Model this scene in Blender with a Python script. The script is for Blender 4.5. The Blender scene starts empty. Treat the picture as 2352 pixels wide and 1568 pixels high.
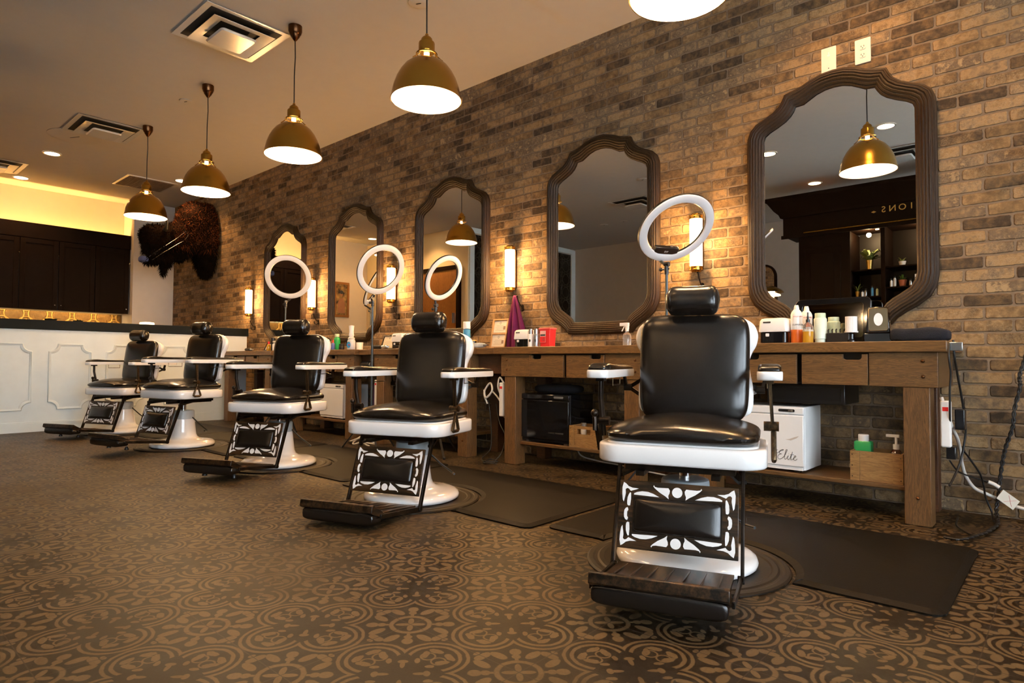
import bpy, bmesh, math, random
from mathutils import Vector, Matrix, noise
R = math.radians
PI = math.pi
random.seed(7)
scene = bpy.context.scene
COL = scene.collection

# ------------------------------------------------------------------ node helpers
class NT:
    def __init__(s, mat):
        s.t = mat.node_tree; s.n = s.t.nodes; s.l = s.t.links
    def node(s, typ, **kw):
        n = s.n.new(typ)
        for k, v in kw.items(): setattr(n, k, v)
        return n
    def link(s, a, b): s.l.new(a, b)

class V:
    """socket / number wrapper with math operators"""
    def __init__(s, nt, sock): s.nt = nt; s.s = sock
    def _m(s, op, *a):
        n = s.nt.n.new('ShaderNodeMath'); n.operation = op
        for i, x in enumerate((s,) + a):
            if isinstance(x, V): s.nt.l.new(x.s, n.inputs[i])
            else: n.inputs[i].default_value = x
        return V(s.nt, n.outputs[0])
    def __add__(s, o): return s._m('ADD', o)
    def __radd__(s, o): return s._m('ADD', o)
    def __sub__(s, o): return s._m('SUBTRACT', o)
    def __rsub__(s, o): return (s * -1.0) + o
    def __mul__(s, o): return s._m('MULTIPLY', o)
    def __rmul__(s, o): return s._m('MULTIPLY', o)
    def __truediv__(s, o): return s._m('DIVIDE', o)
    def abs(s): return s._m('ABSOLUTE')
    def floor(s): return s._m('FLOOR')
    def frac(s): return s._m('FRACT')
    def sqrt(s): return s._m('SQRT')
    def min(s, o): return s._m('MINIMUM', o)
    def max(s, o): return s._m('MAXIMUM', o)
    def mod(s, o): return s._m('FLOORED_MODULO', o)
    def lt(s, o): return s._m('LESS_THAN', o)
    def gt(s, o): return s._m('GREATER_THAN', o)
    def sstep(s, a, b):
        n = s.nt.n.new('ShaderNodeMapRange'); n.interpolation_type = 'SMOOTHSTEP'
        s.nt.l.new(s.s, n.inputs[0]); n.inputs[1].default_value = a; n.inputs[2].default_value = b
        n.inputs[3].default_value = 0; n.inputs[4].default_value = 1
        return V(s.nt, n.outputs[0])

def ln(a, b): return (a * a + b * b).sqrt()

def base_mat(name):
    m = bpy.data.materials.new(name); m.use_nodes = True
    nt = NT(m); b = nt.n['Principled BSDF']
    return m, nt, b

def P(b, **kw):
    names = dict(col='Base Color', rough='Roughness', metal='Metallic', spec='Specular IOR Level', trans='Transmission Weight', ior='IOR',
                 coat='Coat Weight', crough='Coat Roughness', emit='Emission Color', estr='Emission Strength', alpha='Alpha', sheen='Sheen Weight')
    for k, v in kw.items():
        i = b.inputs[names[k]]
        if k in ('col', 'emit'): v = (*v, 1)
        i.default_value = v

def objcoord(nt, scale=(1, 1, 1), rot=(0, 0, 0), world=False):
    if world:
        c = nt.node('ShaderNodeNewGeometry').outputs['Position']
    else:
        c = nt.node('ShaderNodeTexCoord').outputs['Object']
    mp = nt.node('ShaderNodeMapping'); mp.inputs['Scale'].default_value = scale; mp.inputs['Rotation'].default_value = rot
    nt.link(c, mp.inputs[0]); return mp.outputs[0]

def nz(nt, vec, scale, detail=4, rough=.5, dist=0):
    n = nt.node('ShaderNodeTexNoise'); n.inputs['Scale'].default_value = scale
    n.inputs['Detail'].default_value = detail; n.inputs['Roughness'].default_value = rough; n.inputs['Distortion'].default_value = dist
    nt.link(vec, n.inputs['Vector']); return V(nt, n.outputs[0])

def ramp(nt, fac, stops, interp='LINEAR'):
    r = nt.node('ShaderNodeValToRGB'); r.color_ramp.interpolation = interp
    els = r.color_ramp.elements
    while len(els) < len(stops): els.new(.5)
    for e, (p, c) in zip(els, stops): e.position = p; e.color = (*c, 1)
    nt.link(fac.s, r.inputs[0]); return r.outputs[0]

def mix(nt, fac, a, b, mode='MIX'):
    m = nt.node('ShaderNodeMix'); m.data_type = 'RGBA'; m.blend_type = mode
    for i, x in ((0, fac), (6, a), (7, b)):
        if isinstance(x, V): nt.link(x.s, m.inputs[i])
        elif isinstance(x, tuple): m.inputs[i].default_value = (*x, 1) if len(x) == 3 else x
        elif isinstance(x, (int, float)): m.inputs[i].default_value = x
        else: nt.link(x, m.inputs[i])
    return m.outputs[2]

def bump(nt, b, h, strength=.3, dist=.01):
    n = nt.node('ShaderNodeBump'); n.inputs['Strength'].default_value = strength; n.inputs['Distance'].default_value = dist
    nt.link(h.s, n.inputs['Height']); nt.link(n.outputs[0], b.inputs['Normal'])

def simple(name, col, rough=.5, metal=0, var=0.06, bmp=0, bscale=60, **kw):
    """procedural material: base colour with a faint noise variation"""
    m, nt, b = base_mat(name)
    P(b, rough=rough, metal=metal, **kw)
    v = objcoord(nt)
    n = nz(nt, v, 9, 3)
    c2 = tuple(max(0, x * (1 - var * 2)) for x in col); c1 = tuple(min(1, x * (1 + var)) for x in col)
    nt.link(ramp(nt, n, [(.3, c2), (.7, c1)]), b.inputs['Base Color'])
    if bmp: bump(nt, b, nz(nt, v, bscale, 3), bmp, .003)
    return m

def wood(name, dark, light, axis='x', rough=.45, scale=1.0, bmp=.15):
    m, nt, b = base_mat(name)
    st = {'x': (1.2, 14, 14), 'z': (14, 14, 1.2), 'y': (14, 1.2, 14)}[axis]
    st = tuple(q * scale for q in st)
    v = objcoord(nt, st, world=False)
    warp = nz(nt, v, .7, 2)
    n1 = nz(nt, v, 2.2, 6, .65, 1.2)
    fine = nz(nt, objcoord(nt, tuple(q * 4 for q in st)), 2.5, 3)
    ring = ((n1 * 9.0).frac() - .5).abs() * 2.0
    f = ring * .45 + fine * .45 + warp * .25
    mid = tuple((a + c) / 2 for a, c in zip(dark, light))
    nt.link(ramp(nt, f, [(.2, dark), (.5, mid), (.8, light)]), b.inputs['Base Color'])
    P(b, rough=rough); bump(nt, b, f, bmp, .002)
    return m

def emis(name, col, s):
    m, nt, b = base_mat(name); P(b, col=(.8, .8, .8), emit=col, estr=s, rough=.4); return m

def brick_material():
    m, nt, b = base_mat('aged brick')
    pos = nt.node('ShaderNodeNewGeometry').outputs['Position']
    sep = nt.node('ShaderNodeSeparateXYZ'); nt.link(pos, sep.inputs[0])
    X = V(nt, sep.outputs[0]); Z = V(nt, sep.outputs[2])
    w, h = .219, .0691
    wob = nz(nt, pos, 5, 2); wob2 = nz(nt, pos, 22, 3)
    zz = Z + (wob - .5) * .012 + (wob2 - .5) * .004
    row = (zz / h).floor()
    rr = nt.node('ShaderNodeTexWhiteNoise', noise_dimensions='1D'); nt.link(row.s, rr.inputs['W'])
    fx = (X + (wob2 - .5) * .008) / w + row.mod(2.0) * .5 + V(nt, rr.outputs['Value']) * .12
    col = fx.floor()
    u = fx.frac() * w; v = (zz / h).frac() * h
    eu = u.min(u * -1.0 + w); ev = v.min(v * -1.0 + h)
    rc = .016
    d = (ln((rc - eu).max(0.0), (rc - ev).max(0.0)) * -1.0) + rc
    en = nz(nt, pos, 45, 4, .6)
    d = d + (en - .5) * .009
    mask = d.sstep(.0035, .0085)
    cx = nt.node('ShaderNodeCombineXYZ'); nt.link(col.s, cx.inputs[0]); nt.link(row.s, cx.inputs[1])
    wn = nt.node('ShaderNodeTexWhiteNoise', noise_dimensions='2D'); nt.link(cx.outputs[0], wn.inputs['Vector'])
    rnd = V(nt, wn.outputs['Value'])
    big = nz(nt, pos, 1.3, 2)
    inn = nz(nt, pos, 26, 5, .65)
    f = rnd * .78 + (inn - .5) * 1.0 + (nz(nt, pos, 8, 3) - .5) * .8 + (big - .5) * .2 + .06
    brickc = ramp(nt, f, [(0.0, (.050, .033, .019)), (.12, (.085, .054, .029)), (.26, (.140, .087, .040)), (.42, (.22, .135, .060)),
                          (.56, (.32, .20, .092)), (.70, (.21, .140, .076)), (.84, (.120, .083, .052)), (.95, (.36, .24, .12))])
    # pale scratches of old mortar on the faces
    sc = nz(nt, pos, 34, 6, .75, 1.5)
    patch = nz(nt, pos, 3.4, 2)
    scr = ((sc - .5).abs()).lt(.012) * patch.gt(.5) * rnd.gt(.25)
    brickc = mix(nt, scr * .6, brickc, (.42, .31, .19))
    mort = mix(nt, inn, (.135, .095, .062), (.24, .175, .115))
    nt.link(mix(nt, mask, mort, brickc), b.inputs['Base Color'])
    P(b, rough=.82, spec=.25)
    hgt = mask * .8 + inn * .35 + nz(nt, pos, 120, 3) * .12 + (sc - .5) * .25
    bump(nt, b, hgt, .85, .011)
    return m

def floor_material():
    """encaustic style tile: quatrefoils of doubled rings alternating with ringed crosses"""
    m, nt, b = base_mat('patterned cement tile')
    pos = nt.node('ShaderNodeNewGeometry').outputs['Position']
    sep = nt.node('ShaderNodeSeparateXYZ'); nt.link(pos, sep.inputs[0])
    X = V(nt, sep.outputs[0]); Y = V(nt, sep.outputs[1])
    T = .432
    wn = nz(nt, pos, 40, 2)
    px = ((X + .205) / .4375).frac() - .5      # 0 = quatrefoil centre, +-.5 = cross centre
    py = ((Y + 1.266) / .4205).frac() - .5
    jit = (wn - .5) * .010
    ax = px.abs(); ay = py.abs()
    a = ax.max(ay) + jit; bb = ax.min(ay) + jit
    S = lambda e, lo, hi: e.sstep(lo - .004, lo + .004) * (1.0 - e.sstep(hi - .004, hi + .004))
    disc = lambda e, r: 1.0 - e.sstep(r - .005, r + .005)
    d = ln(a - .268, bb)
    # lobe union distance: inside the wedge the nearest lobe is the one on the a axis
    pat = S(d, .203, .226) * a.gt(.14)
    pat = pat.max(S(d, .152, .178) * a.gt(.195))
    inside = disc(d, .152)
    # inner leaves and curls
    def leaf(cx, cy, ang, L, W):
        c, s_ = math.cos(ang), math.sin(ang)
        u = (a - cx) * c + (bb - cy) * s_
        v = (bb - cy) * c - (a - cx) * s_
        e = ln(u / L, v / W) + (v * 14.0).abs() * 0.0
        wav = nz(nt, pos, 55, 1)
        return 1.0 - (e + (wav - .5) * .7).sstep(.9, 1.08)
    curl = S(ln(a - .262, bb - .048), .040, .052) * (1.0 - disc(ln(a - .33, bb - .0), .03))
    g = leaf(.345, .062, 1.9, .052, .027).max(leaf(.268, .078, .5, .05, .024)).max(leaf(.18, .055, .8, .032, .018))
    g = g.max(curl)
    inner = g * inside.max(disc(a, .16))
    pat = pat.max(inner)
    # centre of the quatrefoil: bud shapes along the diagonals
    dg = (a + bb) * .7071; tr = (a - bb) * .7071
    bud = (1.0 - (ln((dg - .115) / .045, tr / .016)).sstep(.9, 1.1)).max(1.0 - ln((dg - .155) / .022, tr.abs() / .034).sstep(.85, 1.1))
    pat = pat.max(bud)
    # cross motif around the corner
    c1 = (.5 - a).abs() / 1.5; c2 = (.5 - bb).abs() / 1.5
    r = ln(c1, c2)
    pat = pat * r.gt(.1).max(disc(d, .24))
    ring = S(r, .078, .1)
    dd = (c1 + c2) * .7071; tt = ((c1 - c2) * .7071).abs()
    pet = (1.0 - ln((dd - .036) / .034, tt / .014).sstep(.9, 1.1))
    spike = (1.0 - tt.sstep(.006, .010)) * S(dd, .1, .16)
    bell = (1.0 - ln((dd - .178) / .03, tt / .026).sstep(.85, 1.1)).max(1.0 - ln((dd - .135) / .02, tt / .02).sstep(.85, 1.1))
    cm = c1.min(c2); cM = c1.max(c2)
    lf = (1.0 - ln((cM - .155) / .045, (cm - .052) / .022).sstep(.9, 1.1)).max(1.0 - ln((cM - .2) / .02, (cm - .015) / .03).sstep(.9, 1.1))
    star = 1.0 - ln((cM - .235) / .012, cm / .018).sstep(.8, 1.1)
    outside = d.gt(.232)
    pat = pat.max(ring).max(pet).max((spike.max(bell).max(lf).max(star)) * outside)
    wear = nz(nt, pos, 1.1, 3, .6)
    wear2 = nz(nt, pos, 9, 5, .7)
    wf = (wear * .7 + wear2 * .3).sstep(.50, .64)
    grain = nz(nt, pos, 160, 2)
    dark = mix(nt, grain, (.006, .0036, .0015), (.015, .009, .004))
    light = mix(nt, grain, (.066, .042, .018), (.112, .073, .033))
    pf = pat * (1.0 - wf * .55) + wf * .22
    c = mix(nt, pf, dark, light)
    # grout through the cross centres
    gx = ((ax * -1.0 + .5) * T).lt(.0016); gy = ((ay * -1.0 + .5) * T).lt(.0016)
    grout = gx.max(gy)
    c = mix(nt, grout * .85, c, (.03, .02, .013))
    nt.link(c, b.inputs['Base Color'])
    rg = nt.node('ShaderNodeMapRange'); nt.link((wear2 * .6 + wear * .4).s, rg.inputs[0])
    rg.inputs[1].default_value = .3; rg.inputs[2].default_value = .7; rg.inputs[3].default_value = .42; rg.inputs[4].default_value = .56
    nt.link(rg.outputs[0], b.inputs['Roughness']); P(b, spec=.19)
    bump(nt, b, grain * .25 - grout, .25, .002)
    return m

def leather_material(name, col, rough=.27):
    m, nt, b = base_mat(name)
    P(b, col=col, rough=rough, spec=.6)
    v = nt.node('ShaderNodeTexCoord').outputs['Object']
    vo = nt.node('ShaderNodeTexVoronoi'); vo.inputs['Scale'].default_value = 420; nt.link(v, vo.inputs[0])
    bump(nt, b, V(nt, vo.outputs[0]) * .5 + nz(nt, v, 14, 3) * .6, .10, .002)
    return m

def brushed(name, c1, c2, scale=(3, 60, 60), rough=.4, metal=.6):
    m, nt, b = base_mat(name)
    v = objcoord(nt, scale)
    n = nz(nt, v, 1.6, 5, .7)
    nt.link(ramp(nt, n, [(.42, c1), (.72, c2)]), b.inputs['Base Color'])
    P(b, rough=rough, metal=metal); bump(nt, b, n, .12, .002)
    return m

def tin_material(name, c1, c2, metal=.6):
    m, nt, b = base_mat(name)
    pos = nt.node('ShaderNodeNewGeometry').outputs['Position']
    sep = nt.node('ShaderNodeSeparateXYZ'); nt.link(pos, sep.inputs[0])
    Y = V(nt, sep.outputs[1]); Z = V(nt, sep.outputs[2])
    p = (Y / .3).frac() - .5; q = (Z / .3).frac() - .5
    r = ln(p, q); r2 = ln(p.abs() - .5, q.abs() - .5)
    k = r.sstep(.30, .33) * (1.0 - r.sstep(.36, .39)); k2 = r2.sstep(.36, .39) * (1.0 - r2.sstep(.43, .46))
    star = 1.0 - ((p * q).abs()).sstep(.003, .010)
    h = k.max(k2).max(star * r.lt(.26)) + nz(nt, pos, 30, 3) * .4
    nt.link(mix(nt, h, c1, c2), b.inputs['Base Color'])
    P(b, rough=.32, metal=metal); bump(nt, b, h, .8, .012)
    return m

M = {}
M['brick'] = brick_material()
M['floor'] = floor_material()
M['ceiling'] = simple('ceiling paint', (.50, .455, .39), .9, var=.01, bmp=.06, bscale=140)
M['wallpaint'] = simple('wall paint', (.68, .61, .52), .85, var=.015, bmp=.05, bscale=120)
M['wallgrey'] = simple('grey wall paint', (.50, .46, .40), .85, var=.015)
M['cream'] = simple('alcove paint', (.74, .62, .42), .85, var=.01)
M['barwhite'] = simple('panel white paint', (.70, .76, .75), .5, var=.015)
M['barcap'] = simple('blackened countertop', (.010, .012, .012), .6, spec=.08)
M['leather'] = leather_material('black leather', (.008, .006, .005), .24)
M['enamel'] = simple('white enamel', (.86, .84, .82), .13, var=.01, coat=.4)
M['enamelgrey'] = simple('pale blue grey enamel', (.42, .46, .48), .3, var=.08)
M['iron'] = brushed('worn dark iron', (.012, .009, .007), (.05, .03, .016), (8, 8, 8), .35, .7)
M['bronzeworn'] = brushed('worn bronze', (.03, .02, .012), (.20, .12, .05), (30, 30, 5), .35, .8)
M['panel'] = brushed('brown brushed panel', (.014, .009, .005), (.11, .055, .02), (2.5, 30, 30), .33, .35)
M['footplate'] = brushed('worn foot plate', (.010, .008, .006), (.11, .055, .022), (30, 3, 30), .3, .45)
M['chrome'] = simple('chrome', (.75, .75, .75), .12, 1.0, var=.01)
M['brass'] = simple('brushed brass', (.47, .27, .05), .23, 1.0, var=.03)
M['brassdark'] = simple('dark antique brass', (.13, .058, .024), .32, 1.0, var=.08)
M['lining'] = simple('white enamel lining', (.93, .91, .87), .5, var=.005)
M['cord'] = simple('black cord', (.008, .008, .008), .5)
M['rubber'] = simple('black rubber mat', (.006, .0045, .003), .55, spec=.12, var=.1, bmp=.15, bscale=150)
M['rubberring'] = simple('dark brown rubber', (.014, .0085, .0045), .5, spec=.25, var=.2, bmp=.15, bscale=90)
M['oak'] = wood('oak', (.045, .020, .0055), (.165, .083, .026), 'x')
M['oakleg'] = wood('oak upright', (.045, .020, .0055), (.165, .080, .025), 'z')
M['oaktop'] = wood('oak worktop', (.060, .027, .0075), (.18, .090, .028), 'x', .36)
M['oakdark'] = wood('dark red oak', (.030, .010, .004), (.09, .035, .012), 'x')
M['crate'] = wood('pale pine', (.15, .072, .019), (.34, .185, .062), 'x', .55)
M['frameoak'] = wood('light oak frame', (.30, .17, .07), (.48, .30, .14), 'z', .5)
M['mframe'] = wood('dark carved wood', (.003, .0016, .0008), (.042, .021, .007), 'z', .42, 1.6, .5)
M['mframe'].node_tree.nodes['Principled BSDF'].inputs['Specular IOR Level'].default_value = .3
M['espresso'] = simple('espresso cabinet', (.011, .005, .0025), .6, var=.08, spec=.07)
M['espressodark'] = simple('espresso recess', (.010, .006, .004), .5)
M['mirror'] = simple('mirror glass', (.86, .86, .84), .003, 1.0, var=0)
M['black'] = simple('black plastic', (.010, .010, .011), .3)
M['blackgloss'] = simple('glossy black', (.006, .006, .007), .06)
M['blackmetal'] = simple('black metal', (.014, .014, .014), .35, .3)
M['poleblack'] = simple('grey metal pole', (.06, .07, .075), .3, .6)
M['white'] = simple('white plastic', (.80, .79, .77), .3, var=.01)
M['diffuser'] = simple('ring light diffuser', (.74, .74, .75), .35, var=.01)
M['cable'] = simple('white cable', (.70, .66, .60), .4)
M['red'] = simple('red plastic', (.72, .035, .035), .25, var=.02)
M['green'] = simple('green plastic', (.01, .30, .08), .35, var=.03)
M['mint'] = simple('mint plastic', (.55, .68, .50), .35, var=.02)
M['orange'] = simple('orange can', (.75, .16, .02), .3, var=.08)
M['blue'] = simple('blue can', (.05, .26, .50), .3, var=.08)
M['silver'] = simple('silver can', (.45, .46, .47), .25, .8)
M['purple'] = simple('purple towel', (.12, .004, .06), .95, var=.12, bmp=.8, bscale=220)
M['towelblack'] = simple('black towel', (.006, .007, .012), .95, var=.2, bmp=.8, bscale=260)
M['paper'] = simple('paper', (.58, .54, .45), .7, var=.02)
M['ink'] = simple('ink', (.04, .04, .04), .6)
M['redink'] = simple('red ink', (.5, .04, .03), .6)
M['amber'] = simple('amber liquid', (.55, .28, .02), .12, var=.05)
M['clear'] = simple('clear plastic', (.92, .92, .92), .05, var=0, trans=.92, ior=1.35)
M['gold'] = simple('gold leaf lettering', (.72, .46, .12), .35, .7)
M['plant'] = simple('leaf green', (.12, .22, .03), .5, var=.2)
M['plantlime'] = simple('pale leaf green', (.28, .34, .08), .5, var=.2)
M['terracotta'] = simple('terracotta', (.45, .13, .05), .7)
M['furbrown'] = simple('brown fur', (.085, .024, .007), .9, var=.35, spec=.08)
M['furblack'] = simple('black fur', (.006, .004, .003), .9, var=.3, spec=.05)
M['hide'] = simple('dark hide', (.010, .005, .003), 1.0, spec=.02)
M['horn'] = simple('horn', (.03, .026, .022), .35)
M['maskblue'] = simple('pale blue cloth', (.06, .09, .24), .8)
M['wooddoor'] = wood('varnished door', (.16, .06, .015), (.34, .15, .04), 'z', .3)
M['tin'] = tin_material('embossed gold tin', (.09, .045, .008), (.52, .31, .07))
M['tindark'] = tin_material('embossed black tin', (.010, .008, .006), (.05, .04, .03), .5)
M['portrait'] = simple('painted canvas', (.38, .22, .05), .6, var=.6)
M['skin'] = simple('painted skin tone', (.40, .17, .06), .6)
M['goldframe'] = simple('gilded frame', (.35, .15, .03), .4, .4)
M['ventwhite'] = simple('vent enamel', (.74, .72, .66), .2, .25, var=.02)
M['ventdark'] = simple('vent recess', (.015, .013, .010), .6)
M['grille'] = simple('return grille', (.16, .11, .075), .7)
M['outlet'] = simple('ivory plate', (.78, .70, .58), .35, var=.01)
M['tube'] = emis('lit opal glass', (1.0, .74, .42), 9.0)
M['bulb'] = emis('lit bulb', (1.0, .86, .66), 60.0)
M['neck'] = emis('lamp neck with added glow', (1.0, .85, .6), 2.5)  # weak emission stands in for the bulb's light on the neck
M['downlight'] = emis('lit downlight lens', (1.0, .72, .40), 14.0)
M['lampshade'] = emis('lit lamp shade', (1.0, .70, .35), 3.0)
M['frost'] = simple('glass pane', (.9, .95, 1), .02, trans=1.0, ior=1.1, var=0)

# ------------------------------------------------------------------ mesh helpers
class MB:
    def __init__(s): s.v = []; s.f = []; s.m = []
    def add(s, vs, fs, mtx=None, mi=0):
        o = len(s.v)
        s.v += [tuple(mtx @ Vector(v)) if mtx else tuple(v) for v in vs]
        s.f += [tuple(i + o for i in f) for f in fs]; s.m += [mi] * len(fs)
        return s
    def box(s, x0, x1, y0, y1, z0, z1, mtx=None, mi=0):
        vs = [(x, y, z) for z in (z0, z1) for y in (y0, y1) for x in (x0, x1)]
        return s.add(vs, [(0, 2, 3, 1), (4, 5, 7, 6), (0, 1, 5, 4), (2, 6, 7, 3), (0, 4, 6, 2), (1, 3, 7, 5)], mtx, mi)
    def lathe(s, prof, seg=40, mtx=None, mi=0, cap=True):
        vs = []; n = len(prof)
        for k in range(seg):
            a = 2 * PI * k / seg
            for r, z in prof: vs.append((r * math.cos(a), r * math.sin(a), z))
        fs = []
        for k in range(seg):
            k2 = (k + 1) % seg
            for i in range(n - 1):
                fs.append((k * n + i, k2 * n + i, k2 * n + i + 1, k * n + i + 1))
        if cap:
            if prof[0][0] > 1e-6: fs.append(tuple(k * n for k in reversed(range(seg))))
            if prof[-1][0] > 1e-6: fs.append(tuple(k * n + n - 1 for k in range(seg)))
        return s.add(vs, fs, mtx, mi)
    def cyl(s, r, z0, z1, mtx=None, seg=24, mi=0, r2=None):
        return s.lathe([(r, z0), (r if r2 is None else r2, z1)], seg, mtx, mi)
    def rod(s, a, b, r, seg=10, mi=0, r2=None):
        a = Vector(a); b = Vector(b); d = b - a
        q = d.to_track_quat('Z', 'Y').to_matrix().to_4x4(); q.translation = a
        return s.cyl(r, 0, d.length, q, seg, mi, r2)
    def bar(s, a, b, w, t, mi=0, side=(1, 0, 0)):
        """rectangular bar from a to b; w along side, t across"""
        a = Vector(a); b = Vector(b); d = (b - a).normalized(); sd = Vector(side); sd = (sd - d * sd.dot(d)).normalized(); n = d.cross(sd)
        vs = [p + sd * w / 2 * i + n * t / 2 * j for p in (a, b) for i, j in ((-1, -1), (1, -1), (1, 1), (-1, 1))]
        return s.add(vs, [(3, 2, 1, 0), (4, 5, 6, 7), (0, 1, 5, 4), (1, 2, 6, 5), (2, 3, 7, 6), (3, 0, 4, 7)], None, mi)
    def tube(s, pts, r, seg=8, mi=0, closed=False, radii=None):
        pts = [Vector(p) for p in pts]; n = len(pts); vs = []
        up = Vector((0, 0, 1)); prev = None
        for i, p in enumerate(pts):
            t = ((pts[(i + 1) % n] if closed or i < n - 1 else p) - (pts[i - 1] if closed or i > 0 else p)).normalized()
            if prev is None:
                a = t.cross(up)
                if a.length < .1: a = t.cross(Vector((1, 0, 0)))
                a.normalize()
            else:
                a = (prev - t * prev.dot(t))
                if a.length < 1e-4: a = t.cross(Vector((1, 0, 0)))
                a.normalize()
            prev = a; bn = t.cross(a); rr = radii[i] if radii else r
            for k in range(seg):
                an = 2 * PI * k / seg
                vs.append(p + (a * math.cos(an) + bn * math.sin(an)) * rr)
        fs = []
        for i in range(n if closed else n - 1):
            j = (i + 1) % n
            for k in range(seg):
                k2 = (k + 1) % seg
                fs.append((i * seg + k, i * seg + k2, j * seg + k2, j * seg + k))
        if not closed: fs += [tuple(reversed(range(seg))), tuple((n - 1) * seg + k for k in range(seg))]
        return s.add(vs, fs, None, mi)
    def prism(s, out, z0, z1, mtx=None, mi=0, bev=0):
        n = len(out)
        if bev:
            cx = sum(p[0] for p in out) / n; cy = sum(p[1] for p in out) / n
            L = max(max(abs(p[0] - cx), abs(p[1] - cy)) for p in out); k = 1 - bev / L
            sm = [(cx + (p[0] - cx) * k, cy + (p[1] - cy) * k) for p in out]
            rings = [(sm, z0), (out, z0 + bev), (out, z1 - bev), (sm, z1)]
        else: rings = [(out, z0), (out, z1)]
        vs = [(x, y, z) for ring, z in rings for x, y in ring]; fs = []
        for r_ in range(len(rings) - 1):
            for i in range(n):
                j = (i + 1) % n
                fs.append((r_ * n + i, r_ * n + j, (r_ + 1) * n + j, (r_ + 1) * n + i))
        fs.append(tuple(reversed(range(n)))); fs.append(tuple((len(rings) - 1) * n + i for i in range(n)))
        return s.add(vs, fs, mtx, mi)
    def sell(s, hx, hy, hz, e1=.35, e2=.3, c=(0, 0, 0), mtx=None, nu=40, nv=20, mi=0, fn=None):
        """superellipsoid: e small = boxier.  e1 vertical, e2 in plan"""
        sg = lambda w, e: math.copysign(abs(w) ** e, w)
        vs = []
        for j in range(nv + 1):
            ph = -PI / 2 + PI * j / nv
            for i in range(nu):
                th = 2 * PI * i / nu
                x = hx * sg(math.cos(ph), e1) * sg(math.cos(th), e2); y = hy * sg(math.cos(ph), e1) * sg(math.sin(th), e2); z = hz * sg(math.sin(ph), e1)
                if fn: x, y, z = fn(x, y, z)
                vs.append((x + c[0], y + c[1], z + c[2]))
        fs = [(j * nu + i, j * nu + (i + 1) % nu, (j + 1) * nu + (i + 1) % nu, (j + 1) * nu + i) for j in range(nv) for i in range(nu)]
        return s.add(vs, fs, mtx, mi)
    def build(s, name, mats, parent=None, bevel=0, sub=0, angle=35, merge=True):
        me = bpy.data.meshes.new(name); me.from_pydata(s.v, [], s.f); me.update()
        if not isinstance(mats, (list, tuple)): mats = [mats]
        for m_ in mats: me.materials.append(m_)
        for p, i in zip(me.polygons, s.m): p.material_index = i
        bm = bmesh.new(); bm.from_mesh(me)
        if merge: bmesh.ops.remove_doubles(bm, verts=bm.verts, dist=1e-6)
        bmesh.ops.recalc_face_normals(bm, faces=bm.faces)
        ca = R(angle)
        for f in bm.faces: f.smooth = True
        for e in bm.edges:
            if len(e.link_faces) == 2 and e.calc_face_angle(0) > ca: e.smooth = False
        bm.to_mesh(me); bm.free()
        o = bpy.data.objects.new(name, me); COL.objects.link(o)
        if parent: o.parent = parent
        if bevel:
            b = o.modifiers.new('b', 'BEVEL'); b.width = bevel; b.segments = 2; b.limit_method = 'ANGLE'; b.angle_limit = R(40)
        if sub:
            b = o.modifiers.new('s', 'SUBSURF'); b.levels = sub; b.render_levels = sub
        return o

def smoothp(pts, q=8):
    out = []
    for i in range(len(pts) - 1):
        p0 = Vector(pts[max(0, i - 1)]); p1 = Vector(pts[i]); p2 = Vector(pts[i + 1]); p3 = Vector(pts[min(len(pts) - 1, i + 2)])
        for k in range(q):
            s_ = k / q; out.append(.5 * (2 * p1 + (p2 - p0) * s_ + (2 * p0 - 5 * p1 + 4 * p2 - p3) * s_ ** 2 + (3 * p1 - p0 - 3 * p2 + p3) * s_ ** 3))
    out.append(Vector(pts[-1])); return out
def rrect(hx, hy, r, n=6, c=(0, 0)):
    out = []
    for sx, sy, a0 in ((1, 1, 0), (-1, 1, 90), (-1, -1, 180), (1, -1, 270)):
        for k in range(n + 1):
            a = R(a0 + 90 * k / n)
            out.append((c[0] + sx * (hx - r) + r * math.cos(a), c[1] + sy * (hy - r) + r * math.sin(a)))
    return out

def Tm(loc=(0, 0, 0), rot=(0, 0, 0), s=(1, 1, 1)):
    from mathutils import Euler
    return Matrix.Translation(loc) @ Euler(rot).to_matrix().to_4x4() @ Matrix.Diagonal((*s, 1))

def tag(o, label, cat, group=None, kind=None):
    o['label'] = label; o['category'] = cat
    if group: o['group'] = group
    if kind: o['kind'] = kind
    return o
def thing(name, label, cat, loc=(0, 0, 0), rz=0, group=None, rot=None):
    o = bpy.data.objects.new(name, None); o.empty_display_size = .1; COL.objects.link(o)
    o.location = loc; o.rotation_euler = rot or (0, 0, rz)
    return tag(o, label, cat, group)
def struct(name, mb, mat, parent=None, bevel=0):
    o = mb.build(name, mat, parent, bevel=bevel)
    if not parent: o['kind'] = 'structure'
    return o
def copy_tree(root, loc, rz=None, label=None, group=None, lift=0, rot=None):
    c = root.copy(); COL.objects.link(c); c.location = loc
    if rz is not None: c.rotation_euler = (0, 0, rz)
    if rot is not None: c.rotation_euler = rot
    if label: c['label'] = label
    if group: c['group'] = group
    for ch in list(root.children):
        k = ch.copy(); COL.objects.link(k); k.parent = c
        if lift and ch.get('upper'): k.location = (k.location.x, k.location.y, k.location.z + lift)
        for g in list(ch.children):
            q = g.copy(); COL.objects.link(q); q.parent = k
    return c
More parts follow.
